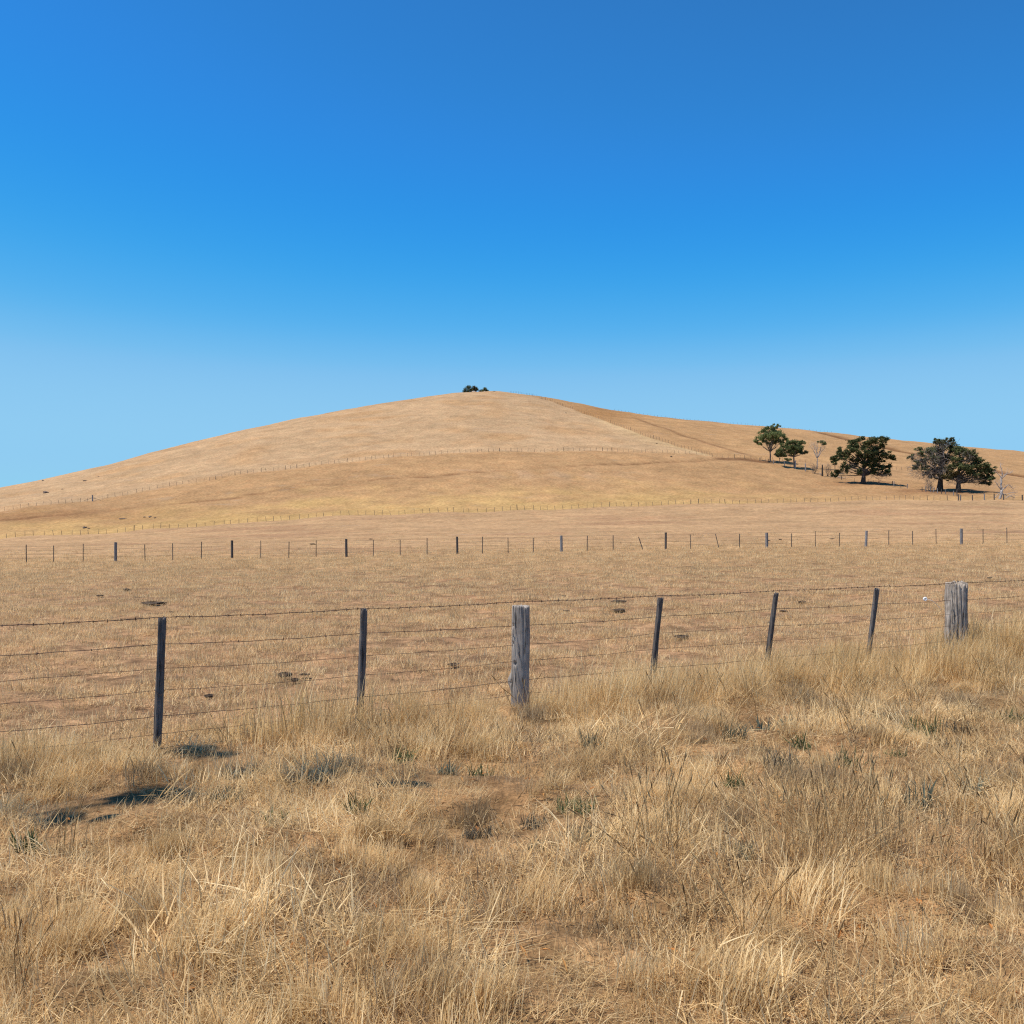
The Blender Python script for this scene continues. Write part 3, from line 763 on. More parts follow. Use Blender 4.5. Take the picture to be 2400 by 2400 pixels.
YAW = math.atan2(U[1], U[0])
near = empty('wire_fence', (P0[0], P0[1], 0))
tag(near, 'barbed wire fence on weathered timber posts across the foreground verge', 'fence')
def child(o, parent, label=None):
    o.parent = parent
    o.matrix_parent_inverse.identity()
    o.location = Vector(o.location) - parent.location
    if label: o['label'] = label
    return o
post_px = {-1: (-205, -218), 0: (380, 369), 1: (853, 842), 2: (1222, 1218), 3: (1549, 1525), 4: (1819, 1791), 5: (2055, 2031), 6: (2242, 2240), 7: (2432, 2425)}
near_tops = {}
for k in range(-1, 8):
    D = 8.75 * (1 + 0.1163 * k)
    tp, bp = post_px[k]
    x0 = (bp - 1200) / F * D
    b = Vector((x0, D, float(H(x0, D))))
    if k == 2:
        me = post_mesh('strainer', M['post_grey'], 1.115 - b.z, 0.098, 0.090, 7, sq=2.6, groove=0.16, ng=13, nr=70, ns=72, topj=0.022,
                       holes=[(-2.2 - YAW * 0, 0.49, 0.017, 0.5), (-2.55, 0.90, 0.014, 0.35), (-2.5, 0.70, 0.013, 0.35), (-2.75, 0.285, 0.015, 0.35)],
                       burl=(math.pi - 0.15, 0.30, 0.38, 0.42), chip=(0.1, 0.88, 0.10), taper=-0.02)
        o = link('post', me); lean_to(o, b, tp, bp, D, 1.11, 0)
        child(o, near, 'thick pale grey timber post with a burl low on its left side')
    elif k == 6:
        me = post_mesh('strainer', M['post_old'], 1.16 - b.z, 0.158, 0.15, 21, sq=2.5, groove=0.20, ng=60, nr=70, ns=150, gws=0.5, topj=0.06, taper=0.10, nw=0.055, chip=(2.4, 1.02, 0.09))
        o = link('post', me); lean_to(o, b, tp, bp, D, 1.15, 0)
        child(o, near, 'stout deeply cracked grey timber post standing in tall grass')
    else:
        me = post_mesh('split_post', M['post_dark'], (1.16 if k < 3 else 1.14) - b.z, 0.034, 0.026, 31 + k, sq=5, groove=0.26, ng=9, nr=48, ns=40, topj=0.025, taper=0.10, nw=0.06, gws=1.6)
        o = link('post', me); lean_to(o, b, tp, bp, D, 1.15, YAW + 0.25 * math.sin(k * 2.1))
        child(o, near)
    near_tops[k] = ((tp - 1200) / F * D, (bp - 1200) / F * D, D)

wz = [1.158, 0.912, 0.70, 0.515, 0.298, 0.145]
wr = np.random.default_rng(3)
for w, z in enumerate(wz):
    pts = []
    ks = list(range(-1, 8))
    for a, b in zip(ks[:-1], ks[1:]):
        ta, ba, Da = near_tops[a]; tb, bb, Db = near_tops[b]
        for t in np.linspace(0, 1, 15)[:-1]:
            q = z / 1.15
            xa = ba + (ta - ba) * q; xb = bb + (tb - bb) * q
            zz_ = z - 0.012 * 4 * t * (1 - t) * (1 + 0.4 * math.sin(a * 3 + w)) + 0.0025 * math.sin(t * 23 + w * 2 + a) + (0.012 * math.sin(1.7 * a + w) * (1 - t) + 0.012 * math.sin(1.7 * b + w) * t) * (w != 0)
            pts.append((xa + (xb - xa) * t, Da + (Db - Da) * t + 0.003 * math.sin(t * 17 + a), zz_))
    mb = MB(); mb.tube(np.array(pts), 0.0030 if w in (0, 1, 4) else 0.0023, 5)
    wo_ = mb.build('wire', M['rust'])
    child(wo_, near)
    if w in (0, 1):
        P_ = np.array(pts); seg = np.linalg.norm(np.diff(P_, axis=0), axis=1); cum = np.concatenate([[0], np.cumsum(seg)])
        bm_ = MB()
        if w == 0:
            tt = np.linspace(0, cum[-1], 700)
            hx = np.stack([np.interp(tt, cum, P_[:, i]) for i in range(3)], 1)
            hx += 0.0035 * np.stack([0 * tt, np.cos(tt * 60), np.sin(tt * 60)], 1)
            bm_.tube(hx, 0.0022, 3)
        for d_ in np.arange(0.05, cum[-1], 0.115 if w == 0 else 0.42):
            c_ = np.array([np.interp(d_, cum, P_[:, i]) for i in range(3)])
            for _ in range(3):
                v = wr.normal(size=3); v[0] *= 0.5; v /= np.linalg.norm(v)
                bm_.tube(np.array([c_ - v * 0.016, c_ + v * 0.016]), 0.0024, 3)
        bo = bm_.build('barbs', M['rust'])
        bo['kind'] = 'stuff'
        bo.parent = wo_; bo.matrix_parent_inverse.identity(); bo.location = (0, 0, 0) if False else -Vector((0, 0, 0))
for o in near.children:
    if o.name.startswith('wire'):
        o.location = -near.location
# wire ties and frayed ends
def tie(pts, rad=0.0016):
    mb = MB(); mb.tube(np.array(pts), rad, 5); o = mb.build('tie_wire', M['rust']); child(o, near); o.location = -near.location
t2 = near_tops[2]
tie([(t2[0] + 0.10, t2[2] - 0.02, 1.11), (t2[0] + 0.15, t2[2] - 0.03, 1.07), (t2[0] + 0.165, t2[2] - 0.03, 1.0), (t2[0] + 0.15, t2[2] - 0.03, 0.94), (t2[0] + 0.10, t2[2] - 0.05, 0.90)])
t0 = near_tops[0]
tie([(t0[0] + 0.03, t0[2] - 0.01, 1.09), (t0[0] + 0.06, t0[2] - 0.01, 1.157), (t0[0] + 0.09, t0[2], 1.11)])
tie([(t0[0] - 0.055, t0[2] - 0.035, 0.53), (t0[0] - 0.03, t0[2] - 0.045, 0.50), (t0[0] + 0.005, t0[2] - 0.04, 0.475), (t0[0] + 0.03, t0[2] - 0.03, 0.52)])

# electric fence insulator on a wire outrigger
D6 = near_tops[6][2]
ins_c = Vector(((2168 - 1200) / F * (D6 - 0.15), D6 - 0.15, CZ - (1404 - HY) / F * (D6 - 0.15)))
ins = empty('fence_insulator', ins_c)
tag(ins, 'small white ring insulator on a thin wire beside the stout cracked post', 'insulator')
mb = MB()
ph = np.linspace(0, 2 * np.pi, 22, endpoint=False); th = np.linspace(0, 2 * np.pi, 12, endpoint=False)
V = np.array([[(0.020 + 0.0115 * math.cos(t)) * math.cos(p), 0.016 * math.sin(t), (0.020 + 0.0115 * math.cos(t)) * math.sin(p)] for p in ph for t in th])
mb.add(V, [(i * 12 + j, i * 12 + (j + 1) % 12, ((i + 1) % 22) * 12 + (j + 1) % 12, ((i + 1) % 22) * 12 + j) for i in range(22) for j in range(12)])
mb.build('ring', M['white'], ins, smooth=True)
mb = MB(); mb.tube(np.array([(0.028, 0, 0.0), (0.10, 0.01, -0.02), (0.16, 0.04, -0.055), (0.30, 0.13, -0.165)]), 0.0028, 6)
mb.build('outrigger_wire', M['white'], ins)

# ------------------------------------------------------------------ paddock and hill fences
def thin_post(name, mat, h, r, seed, ns=6):
    return post_mesh(name, mat, h, r, r, seed, sq=3, groove=0.1, ng=2, nr=5, ns=ns, bot=-0.3, topj=0.02, smooth=False)

def far_fence(label, base_pts, spacing, kinds, wires, height, seed, name='wire_fence', wire_r=0.0025, lean=0.03, posts=None):
    """base_pts: points on the land; posts set every `spacing` metres along them (or exactly at `posts`)"""
    r = np.random.default_rng(seed)
    if posts is None:
        B = np.array([tuple(p) for p in base_pts]); seg = np.hypot(*np.diff(B[:, :2], axis=0).T); cum = np.concatenate([[0], np.cumsum(seg)])
        nn = int(cum[-1] / spacing)
        t = np.arange(nn + 1) * spacing + r.normal(0, 0.11 * spacing, nn + 1)
        xs = np.interp(t, cum, B[:, 0]); ys = np.interp(t, cum, B[:, 1])
        spec = [(x, y, None, 0) for x, y in zip(xs, ys)]
    else:
        spec = posts
    root = empty(name, (spec[0][0], spec[0][1], float(H(spec[0][0], spec[0][1]))))
    tag(root, label, 'fence')
    tops = []
    for i, (x, y, kind, ln) in enumerate(spec):
        if kind is None: kind = 1 if r.random() < 0.1 else 0
        me = kinds[kind]
        o = link('post', me, None, None)
        z = float(H(x, y))
        o.location = (x, y, z)
        o.rotation_euler = (Matrix.Rotation(r.normal(0, lean), 3, 'X') @ Matrix.Rotation(ln + r.normal(0, lean), 3, 'Y') @ Matrix.Rotation(r.uniform(0, 6.28), 3, 'Z')).to_euler()
        sc = r.uniform(0.88, 1.08)
        o.scale = (r.uniform(0.85, 1.15), r.uniform(0.85, 1.15), sc)
        child(o, root)
        tops.append((x + math.sin(ln) * height * 0.9, y, z))
    tops = np.array(tops)
    for wz_ in wires:
        mb = MB(); p = tops.copy(); p[:, 2] += wz_ * height
        mb.tube(p, wire_r, 3)
        o = mb.build('wire', M['rust']); o.parent = root; o.location = -root.location
    return root

# second fence, out in the paddock
thin = [thin_post('steel_picket', M['post_far'], 1.20, 0.028, 5), thin_post('timber_post', M['post_far'], 1.24, 0.085, 6, 9), thin_post('pale_timber_post', M['post_farpale'], 1.24, 0.095, 8, 9), thin_post('slim_post', M['post_far'], 1.2, 0.06, 9, 8)]
mid_px = [(-70, 0), (-5, 0), (62, 0), (126, 0), (195, 0), (271, 2), (340, 0), (405, 0), (472, 0), (544, 1), (611, 0), (677, 0), (741, 0), (812, 1), (875, 0), (938, 0), (1001, 0), (1072, 1), (1131, 0), (1191, 0), (1250, 0), (1316, 2), (1376, 0), (1437, 0), (1507, 0), (1560, 1), (1618, 0), (1685, 0), (1733, 0), (1797, 2), (1855, 0), (1911, 0), (1967, 0), (2029, 2), (2083, 0), (2139, 0), (2194, 0), (2253, 2), (2304, 0), (2360, 0), (2415, 0), (2470, 0)]
posts = []
for px, kd in mid_px:
    D = float(d2(px)); ln = -0.32 if px == 1507 else (-0.25 if px == 1685 else 0)
    posts.append(((px - 1200) / F * D, D, kd, ln))
far_fence('thin wire fence of slim pickets and posts crossing the middle of the paddock', None, 0, thin, (0.96, 0.72, 0.5, 0.28), 1.2, 41, wire_r=0.006, lean=0.012, posts=posts)

hp = [thin_post('hill_post', M['post_hill'], 1.2, 0.046, 15, 5), thin_post('thick_hill_post', M['post_far'], 1.32, 0.08, 16, 6), thin_post('pale_hill_post', M['post_farpale'], 1.3, 0.1, 17, 6), thin_post('strainer_hill_post', M['post_farpale'], 1.75, 0.17, 18, 8)]
pts = [onland(px, float(d3(px))) for px in range(-120, 2225, 20)]
far_fence('long wire fence at the foot of the hill along the yellow grass', pts, 2.05, hp, (0.95, 0.6, 0.3), 1.22, 42, lean=0.08)
heavy = [(2246, 1), (2251, 2), (2279, 1), (2307, 2), (2330, 1), (2352, 1), (2374, 0), (2396, 1), (2425, 1)]
hv_posts = []
hk = [hp[0], thin_post('heavy_post', M['post_far'], 1.75, 0.15, 25, 7), thin_post('heavy_pale_post', M['post_farpale'], 1.7, 0.15, 26, 7)]
for px, kd in heavy:
    p = onland(px, float(d3(px)) - 1.5); hv_posts.append((p.x, p.y, kd, 0))
far_fence('yard fence of heavy short posts beside the leafless tree at the right edge', None, 0, hk, (0.9, 0.5), 1.6, 43, name='yard_fence', wire_r=0.008, posts=hv_posts)
pts = [onland(px, float(d4(px))) for px in range(-120, 2160, 20)]
far_fence('wire fence running across the middle slope of the hill', pts, 2.05, hp, (0.95, 0.6, 0.3), 1.22, 44, lean=0.08)
rf = []
Dm = spot(1318, float(y_rf(1318)), 300).y
for px in range(1196, 1671, 6):
    if px < 1318: rf.append(onland(px, 548 + (Dm - 548) * (px - 1196) / 122.0))
    else: rf.append(spot(px, float(y_rf(px)), 300))
far_fence('wire fence climbing the right shoulder of the hill to its summit', rf, 2.15, hp, (0.95, 0.55), 1.2, 45, lean=0.04)
pts = [onland(px, float(d5(px)) + 2) for px in range(1440, 1965, 15)]
far_fence('fence standing on the skyline right of the summit', pts, 2.05, hp, (0.95, 0.55), 1.2, 46, lean=0.04)
tl = [(1781, 1079, 1), (1788, 1080, 0), (1793, 1081, 0), (1800, 1082, 1), (1813, 1086, 2), (1826, 1089, 0), (1838, 1092, 2), (1852, 1096, 0), (1864, 1099, 3), (1888, 1105, 3), (1905, 1110, 0), (1946, 1118, 0), (1972, 1123, 1), (2003, 1129, 0), (2035, 1133, 0), (2048, 1135, 0), (2060, 1138, 1), (2091, 1139, 1), (2095, 1141, 2), (2110, 1143, 0), (2126, 1147, 2), (2161, 1152, 1), (2170, 1153, 2), (2180, 1154, 2), (2188, 1155, 2), (2197, 1157, 2), (2206, 1158, 1), (2216, 1158, 2), (2224, 1160, 0), (2234, 1162, 2), (2243, 1163, 1)]
tlp = []
for px, py, kd in tl:
    p = spot(px, py, 150); tlp.append((p.x, p.y, kd, 0.04 * math.sin(px)))
tk = [hp[0], thin_post('old_post', M['post_far'], 1.5, 0.13, 27, 6), thin_post('old_pale_post', M['post_farpale'], 1.55, 0.12, 28, 6), thin_post('tall_old_post', M['bark_dead'], 2.9, 0.17, 29, 7)]
far_fence('broken old fence of grey posts running under the trees on the right', None, 0, tk, (0.85, 0.4), 1.3, 47, name='old_fence', wire_r=0.006, lean=0.06, posts=tlp)
# brace rails of the strainer on the left slope
sp0 = onland(217, float(d4(217)) - 0.4)
br = empty('braced_strainer', sp0)
tag(br, 'pale strainer post with two sloping brace rails on the left slope', 'post')
o = link('post', thin_post('strainer', M['post_farpale'], 1.9, 0.2, 19, 9), None, br)
for dx, nm in ((-2.6, 0), (2.6, 0)):
    q = onland(217 + dx * F / sp0.y, sp0.y)
    mb = MB(); mb.tube(np.array([(0, 0, 1.1), tuple((q - sp0) * 1.0 + Vector((0, 0, 0.1)))]), 0.05, 5)
    mb.build('brace_rail', M['post_far'], br)

# ------------------------------------------------------------------ trees
def leaf_faces(mb, rng, c, rad, n, size, shell=0.55, flat=None):
    """n small leaf sprays through an ellipsoid"""
    d = rng.normal(size=(n, 3)); d /= np.linalg.norm(d, axis=1)[:, None]
    rr_ = (shell + (1 - shell) * rng.random(n) ** 0.6) * np.where(rng.random(n) < 0.25, rng.random(n), 1) * rng.uniform(0.8, 1.12, n)
    P = np.asarray(c) + d * rr_[:, None] * np.asarray(rad)
    a = rng.normal(size=(n, 3)); a /= np.linalg.norm(a, axis=1)[:, None]
    b = rng.normal(size=(n, 3)); b -= a * (a * b).sum(1)[:, None]; b /= np.linalg.norm(b, axis=1)[:, None]
    if flat: a[:, 2] *= flat; b[:, 2] *= flat
    s = size * rng.uniform(0.6, 1.5, n)[:, None]
    q = np.stack([P - a * s, P - b * s * 0.45, P + a * s * 1.1, P + b * s * 0.45], 1).reshape(-1, 3)
    cc = np.repeat(np.clip(rng.normal(0.5, 0.25, n), 0, 1), 4)
    mb.add(q, [(4 * i, 4 * i + 1, 4 * i + 2, 4 * i + 3) for i in range(n)], cc)

def limb(mb, rng, a, b, r0, r1, wob=0.08, n=6, k=6, sag=0.0):
    a, b = np.asarray(a, float), np.asarray(b, float)
    L = np.linalg.norm(b - a); t = np.linspace(0, 1, n)
    p = a + (b - a) * t[:, None]
    p[1:-1] += rng.normal(0, wob * L / n * 1.5, (n - 2, 3))
    p[:, 2] += sag * L * np.sin(np.pi * t)
    mb.tube(p, r0 + (r1 - r0) * t ** 0.8, k)
    return p

def twigs(mb, rng, c, rad, n, L, r=0.02, up=0.2, out=None):
    """bare broken twigs through an ellipsoid"""
    for _ in range(n):
        d = rng.normal(size=3); d /= np.linalg.norm(d)
        p = np.asarray(c) + d * np.asarray(rad) * rng.random() ** 0.5
        v = d * 0.8 + rng.normal(0, 0.6, 3); v[2] += up
        if out is not None: v = v + np.asarray(out)
        v /= np.linalg.norm(v)
        l = rng.uniform(*L); m = p + v * l * 0.55 + rng.normal(0, 0.08 * l, 3); e = m + (v + rng.normal(0, 0.35, 3)) * l * 0.5
        mb.tube(np.array([p, m, e]), np.array([r, r * 0.7, r * 0.3]), 3, col=rng.uniform(0, 1), cap=False)

class Tree:
    """parts laid out from what the photo shows, at the tree's own distance; local metres from its base"""
    def __init__(s, name, label, cat, px, py, seed, D=None):
        s.base = onland(px, D) if D else spot(px, py, 150); s.px, s.py, s.D = px, py, s.base.y
        s.yref = HY - (s.base.z - CZ) * F / s.D
        s.rng = np.random.default_rng(seed)
        s.root = empty(name, s.base); tag(s.root, label, cat)
    def p(s, px, py, dy=0.0):
        k = s.D / F
        return np.array([(px - s.px) * k, dy, (s.yref - py) * k])

def z7(x, y): return 1720 + x / 2.841, 960 + y / 2.841
def z4(x, y): return 1750 + x / 7.728, 980 + y / 7.728
def z5_(x, y): return 1930 + x / 4.11, 1000 + y / 4.11

def gum(name, label, base, fork, clumps, seed, trunk_r, leaf=0.26, density=1.0, stems=None):
    t = Tree(name, label, 'tree', *base, seed); rng = t.rng
    mt = MB(); f = t.p(*fork)
    limb(mt, rng, (0, 0, -0.6), f, trunk_r, trunk_r * 0.72, 0.05, 7, 8)
    lf = MB()
    k = t.D / F
    for (cx, cy, rp) in clumps:
        r_ = rp * k
        dy = rng.uniform(-1, 1) * min(2.6, 1.0 + abs(r_))
        c = t.p(cx, cy, dy)
        m = f + (c - f) * 0.5 + np.array([0, 0, -0.1 * np.linalg.norm(c - f)]) * rng.uniform(0, 1)
        limb(mt, rng, f - np.array([0, 0, 0.2]), m, trunk_r * 0.42, trunk_r * 0.26, 0.1, 5, 5)
        limb(mt, rng, m, c, trunk_r * 0.26, trunk_r * 0.10, 0.14, 5, 5)
        for _ in range(4):
            e = c + rng.normal(0, 0.55, 3) * r_
            limb(mt, rng, c + (m - c) * rng.uniform(0, 0.4), e, trunk_r * 0.10, 0.02, 0.2, 4, 4)
        for _ in range(6):
            o_ = c + rng.normal(0, 0.5, 3) * r_ * np.array([1, 1, 0.7])
            leaf_faces(lf, rng, o_, np.array([0.62, 0.6, 0.44]) * r_ * rng.uniform(0.7, 1.2), int(52 * density * (r_ / 1.5) ** 1.6) + 12, leaf)
    mt.build('trunk', M['bark_gum'], t.root, smooth=True)
    lf.build('crown', M['gum'], t.root)
    return t

# eucalypts at the top of the tree line (clumps read off the photo: x, y, radius in photo pixels)
c1 = [(310, 225, 6), (365, 205, 7), (460, 165, 6), (545, 150, 6), (500, 190, 6), (330, 270, 8), (270, 330, 9), (210, 410, 7), (300, 390, 8), (400, 300, 9), (480, 260, 9), (570, 260, 9), (620, 310, 9), (690, 370, 7), (620, 390, 8), (520, 340, 9), (430, 370, 8), (520, 430, 7), (600, 430, 6), (230, 480, 4), (640, 450, 4), (480, 450, 6), (360, 430, 6)]
gum('eucalyptus_tree', 'tallest eucalyptus of the group, with an open crown and forked pale trunk', z4(430, 785), z4(425, 600), [(*z4(a, b), r * 1.15) for a, b, r in c1], 201, 0.30)
c2 = [(760, 440, 8), (850, 440, 9), (940, 450, 8), (690, 510, 8), (780, 520, 10), (880, 530, 10), (970, 510, 8), (620, 580, 7), (700, 600, 9), (800, 600, 9), (900, 590, 8), (990, 580, 8), (1060, 615, 5), (1020, 630, 5), (590, 620, 6), (640, 640, 6)]
gum('eucalyptus_tree', 'round-crowned dark green eucalyptus just below the tallest one', z4(865, 915), z4(850, 690), [(*z4(a, b), r * 1.15) for a, b, r in c2], 202, 0.32, density=1.25)
c3 = [(560, 650, 5), (600, 670, 6), (640, 660, 5), (560, 690, 3), (690, 690, 3)]
gum('young_tree', 'small young tree between the two eucalyptus trunks', z4(595, 800), z4(597, 730), [(*z4(a, b), r) for a, b, r in c3], 203, 0.14)
c3b = [(720, 750, 4), (760, 755, 4), (790, 745, 3)]
gum('low_shrub', 'low green shrub at the left foot of the round-crowned eucalyptus', z4(770, 830), z4(765, 780), [(*z4(a, b), r) for a, b, r in c3b], 204, 0.07)
# nearly bare thin tree
t = Tree('sparse_tree', 'thin nearly leafless tree with one green tuft at its top', 'tree', *z4(1278, 935), 205)
mt = MB(); rng_ = t.rng
f = t.p(*z4(1277, 730)); limb(mt, rng_, (0, 0, -0.4), f, 0.17, 0.13, 0.04, 6, 6)
for e in ((1235, 560), (1270, 540), (1350, 570), (1215, 470), (1300, 440), (1390, 480), (1170, 520), (1420, 540), (1250, 480), (1380, 430)):
    q = t.p(*z4(*e), rng_.uniform(-1.2, 1.2)); m = f + (q - f) * 0.55 + rng_.normal(0, 0.25, 3)
    limb(mt, rng_, f, m, 0.12, 0.08, 0.08, 5, 5); limb(mt, rng_, m, q, 0.08, 0.035, 0.15, 5, 4)
    twigs(mt, rng_, q, (0.7, 0.7, 0.6), 20, (0.4, 1.1), 0.026, 0.5)
mt.build('trunk', M['bark_dead'], t.root, smooth=True)
lf = MB()
for (a, b, r_) in ((1345, 430, 5), (1385, 440, 6), (1415, 460, 4.5), (1390, 470, 4), (1290, 430, 2.5)):
    leaf_faces(lf, rng_, t.p(*z4(a, b)), np.array([1, 1, 0.75]) * r_ * t.D / F, 70, 0.22)
lf.build('crown', M['gum'], t.root)

def cypress(label, base, trunk_top, plates, seed, tr, dead=(), olive=(), name='cypress_tree', lean_limbs=True, leaf=0.33, tcol='bark_dark'):
    t = Tree(name, label, 'tree', *base, seed); rng = t.rng; k = t.D / F
    mt = MB(); top = t.p(*trunk_top)
    # flared trunk splitting into limbs
    n = 8; tt = np.linspace(0, 1, n); pth = np.array([0, 0, -0.6]) + (top - np.array([0, 0, -0.6])) * tt[:, None]
    pth[1:-1] += rng.normal(0, 0.06, (n - 2, 3))
    mt.tube(pth, tr * (1.25 - 0.35 * sstep(0, 0.25, tt) - 0.62 * tt), 10)
    lf = MB(); ol = MB(); dd = MB()
    for ip, (cx, cy, rx_, rz_) in enumerate(plates):
        c = t.p(cx, cy, rng.uniform(-1, 1) * max(1.2, 0.55 * rx_ * k + 1.2))
        q = np.clip(rng.uniform(0.15, 0.55), 0, 1)
        z_at = min(max(c[2] * rng.uniform(0.45, 0.75), pth[2][2]), top[2])
        st = pth[np.argmin(np.abs(pth[:, 2] - z_at))]
        m = st + (c - st) * 0.6 + np.array([0, 0, rng.uniform(0.0, 0.12) * np.linalg.norm(c - st)])
        limb(mt, rng, st, m, tr * 0.26, tr * 0.14, 0.1, 5, 6); limb(mt, rng, m, c, tr * 0.14, 0.04, 0.12, 4, 5)
        tgt = ol if ip in olive else lf
        nsub = 9
        rz_ = rz_ * 1.45; rx_ = rx_ * 1.08
        for _ in range(nsub):
            o_ = c + rng.normal(0, 0.5, 3) * np.array([rx_ * k, rx_ * k * 0.8, rz_ * k])
            leaf_faces(tgt, rng, o_, np.array([0.55 * rx_, 0.5 * rx_, 0.55 * rz_]) * k * rng.uniform(0.6, 1.15), int(24 + 11 * rx_ * rz_ * k * k), leaf, 0.35, 0.7)
        # ragged outer sprays
        dirx = np.sign(c[0] + 1e-6)
        leaf_faces(tgt, rng, c + np.array([dirx * rx_ * k * 0.8, 0, 0.1]), np.array([0.6 * rx_, 0.4 * rx_, 0.4 * rz_]) * k, 22, leaf * 0.9, 0.3, 0.5)
        twigs(mt, rng, c + np.array([0, 0, -0.3 * rz_ * k]), (rx_ * k * 0.8, rx_ * k * 0.6, rz_ * k * 0.6), 5, (0.5, 1.4), 0.025, -0.2)
    for (cx, cy, rx_, rz_, n_, dy, ox) in dead:
        c = t.p(cx, cy, dy)
        twigs(dd, rng, c, (rx_ * k, rx_ * k * 0.7, rz_ * k), int(n_ * 1.15), (0.5, 1.6), 0.034, 0.05, out=(ox, 0, 0))
        st = pth[3]
        for _ in range(4):
            e = c + rng.normal(0, 0.6, 3) * np.array([rx_ * k, rx_ * k * 0.6, rz_ * k])
            limb(dd, rng, st, e, 0.09, 0.03, 0.12, 6, 4)
    mt.build('trunk', M[tcol], t.root, smooth=True)
    lf.build('crown', M['cypress'], t.root)
    if olive: ol.build('yellowing_foliage', M['olive'], t.root)
    if dead: o = dd.build('dead_branches', M['twig'], t.root); o['kind'] = 'stuff'
    return t

pl1 = [(320, 130, 16, 6), (290, 155, 10, 5), (400, 145, 14, 7), (480, 140, 14, 7), (555, 140, 12, 6), (570, 175, 8, 6), (300, 200, 13, 8), (250, 225, 12, 7), (195, 235, 10, 6), (400, 190, 14, 9), (490, 190, 14, 10), (550, 220, 11, 8), (330, 245, 12, 8), (430, 240, 14, 10), (150, 285, 11, 6), (95, 310, 7, 4), (230, 290, 12, 7), (590, 270, 12, 6), (640, 285, 11, 4.5), (685, 290, 6, 4), (550, 300, 12, 7), (400, 300, 14, 8), (470, 300, 13, 9), (310, 320, 11, 7), (560, 360, 14, 6), (620, 385, 8, 5), (470, 365, 13, 8), (390, 360, 11, 8), (300, 390, 10, 6), (180, 400, 9, 8), (150, 440, 9, 5), (110, 465, 6, 3), (560, 415, 13, 6), (480, 420, 11, 6), (600, 440, 7, 5), (330, 430, 8, 5), (560, 460, 8, 4), (440, 440, 9, 5)]
cypress('broad dark cypress with flat layered branches standing alone in the tree line', z5_(383, 555), z5_(400, 215), [(*z5_(a, b), c, d) for a, b, c, d in pl1], 211, 0.80,
        dead=[(*z5_(240, 400), 22, 20, 120, -0.5, -0.2), (*z5_(540, 470), 22, 9, 90, -0.5, 0.1), (*z5_(350, 430), 14, 10, 50, -1.5, 0)])
pl2 = [(a, b, c * 1.0, d * 1.0) for a, b, c, d in [(1110, 150, 9, 5), (1180, 140, 10, 5), (1215, 125, 5, 3), (1070, 150, 6, 4), (1240, 180, 11, 8), (1140, 200, 14, 9), (1050, 215, 11, 7), (935, 210, 6, 3), (1000, 250, 10, 7), (1200, 245, 15, 10), (1270, 220, 12, 9), (1130, 280, 15, 10), (1210, 320, 15, 10), (1050, 310, 11, 8), (1130, 360, 14, 9), (1190, 400, 13, 9), (860, 290, 6, 4), (900, 340, 8, 5), (930, 270, 8, 5), (880, 400, 7, 4), (960, 400, 9, 5), (1000, 440, 9, 5), (1100, 430, 10, 8), (960, 330, 8, 6), (1050, 480, 9, 6), (1130, 480, 10, 6)]]
cypress('tallest cypress, its left half grey with dead branches', z5_(1118, 608), z5_(1150, 200), [(*z5_(a, b), c, d) for a, b, c, d in pl2], 212, 0.95,
        dead=[(*z5_(960, 330), 32, 26, 420, -2.0, -0.35), (*z5_(1060, 270), 28, 24, 260, -3.0, -0.1), (*z5_(900, 420), 24, 20, 240, -1.0, -0.5), (*z5_(1000, 460), 24, 18, 220, -3.0, -0.2), (*z5_(1130, 170), 22, 12, 110, -1.0, 0.1), (*z5_(880, 300), 14, 10, 90, 0, -0.5), (*z5_(1120, 420), 18, 18, 130, -4.0, 0)])
pl3 = [(1340, 215, 14, 6), (1370, 250, 13, 7), (1430, 265, 11, 6), (1300, 260, 12, 8), (1470, 300, 12, 5), (1510, 325, 8, 3.5), (1400, 310, 14, 7), (1320, 320, 13, 9), (1440, 345, 10, 5), (1290, 385, 14, 7), (1350, 400, 15, 8), (1430, 390, 14, 7), (1500, 390, 13, 6), (1560, 400, 11, 5), (1610, 420, 9, 4), (1220, 420, 12, 7), (1250, 460, 15, 6), (1330, 470, 12, 5), (1450, 440, 14, 6), (1540, 445, 13, 5), (1600, 450, 10, 4), (1560, 500, 13, 4), (1620, 500, 9, 3.5), (1500, 480, 11, 5), (1590, 545, 9, 3), (1540, 540, 9, 3), (1200, 480, 10, 5), (1400, 450, 10, 6)]
cypress('right-hand cypress with sweeping dark green layers and a yellowing patch', z5_(1295, 628), z5_(1310, 260), [(*z5_(a, b), c, d) for a, b, c, d in pl3], 213, 0.85, olive=(15, 16, 17, 26),
        dead=[(*z5_(1400, 510), 30, 9, 200, -1.0, 0.3), (*z5_(1530, 530), 22, 8, 110, 0, 0.4), (*z5_(1330, 300), 20, 18, 90, -4, 0), (*z5_(1250, 530), 14, 9, 60, -1, 0)])

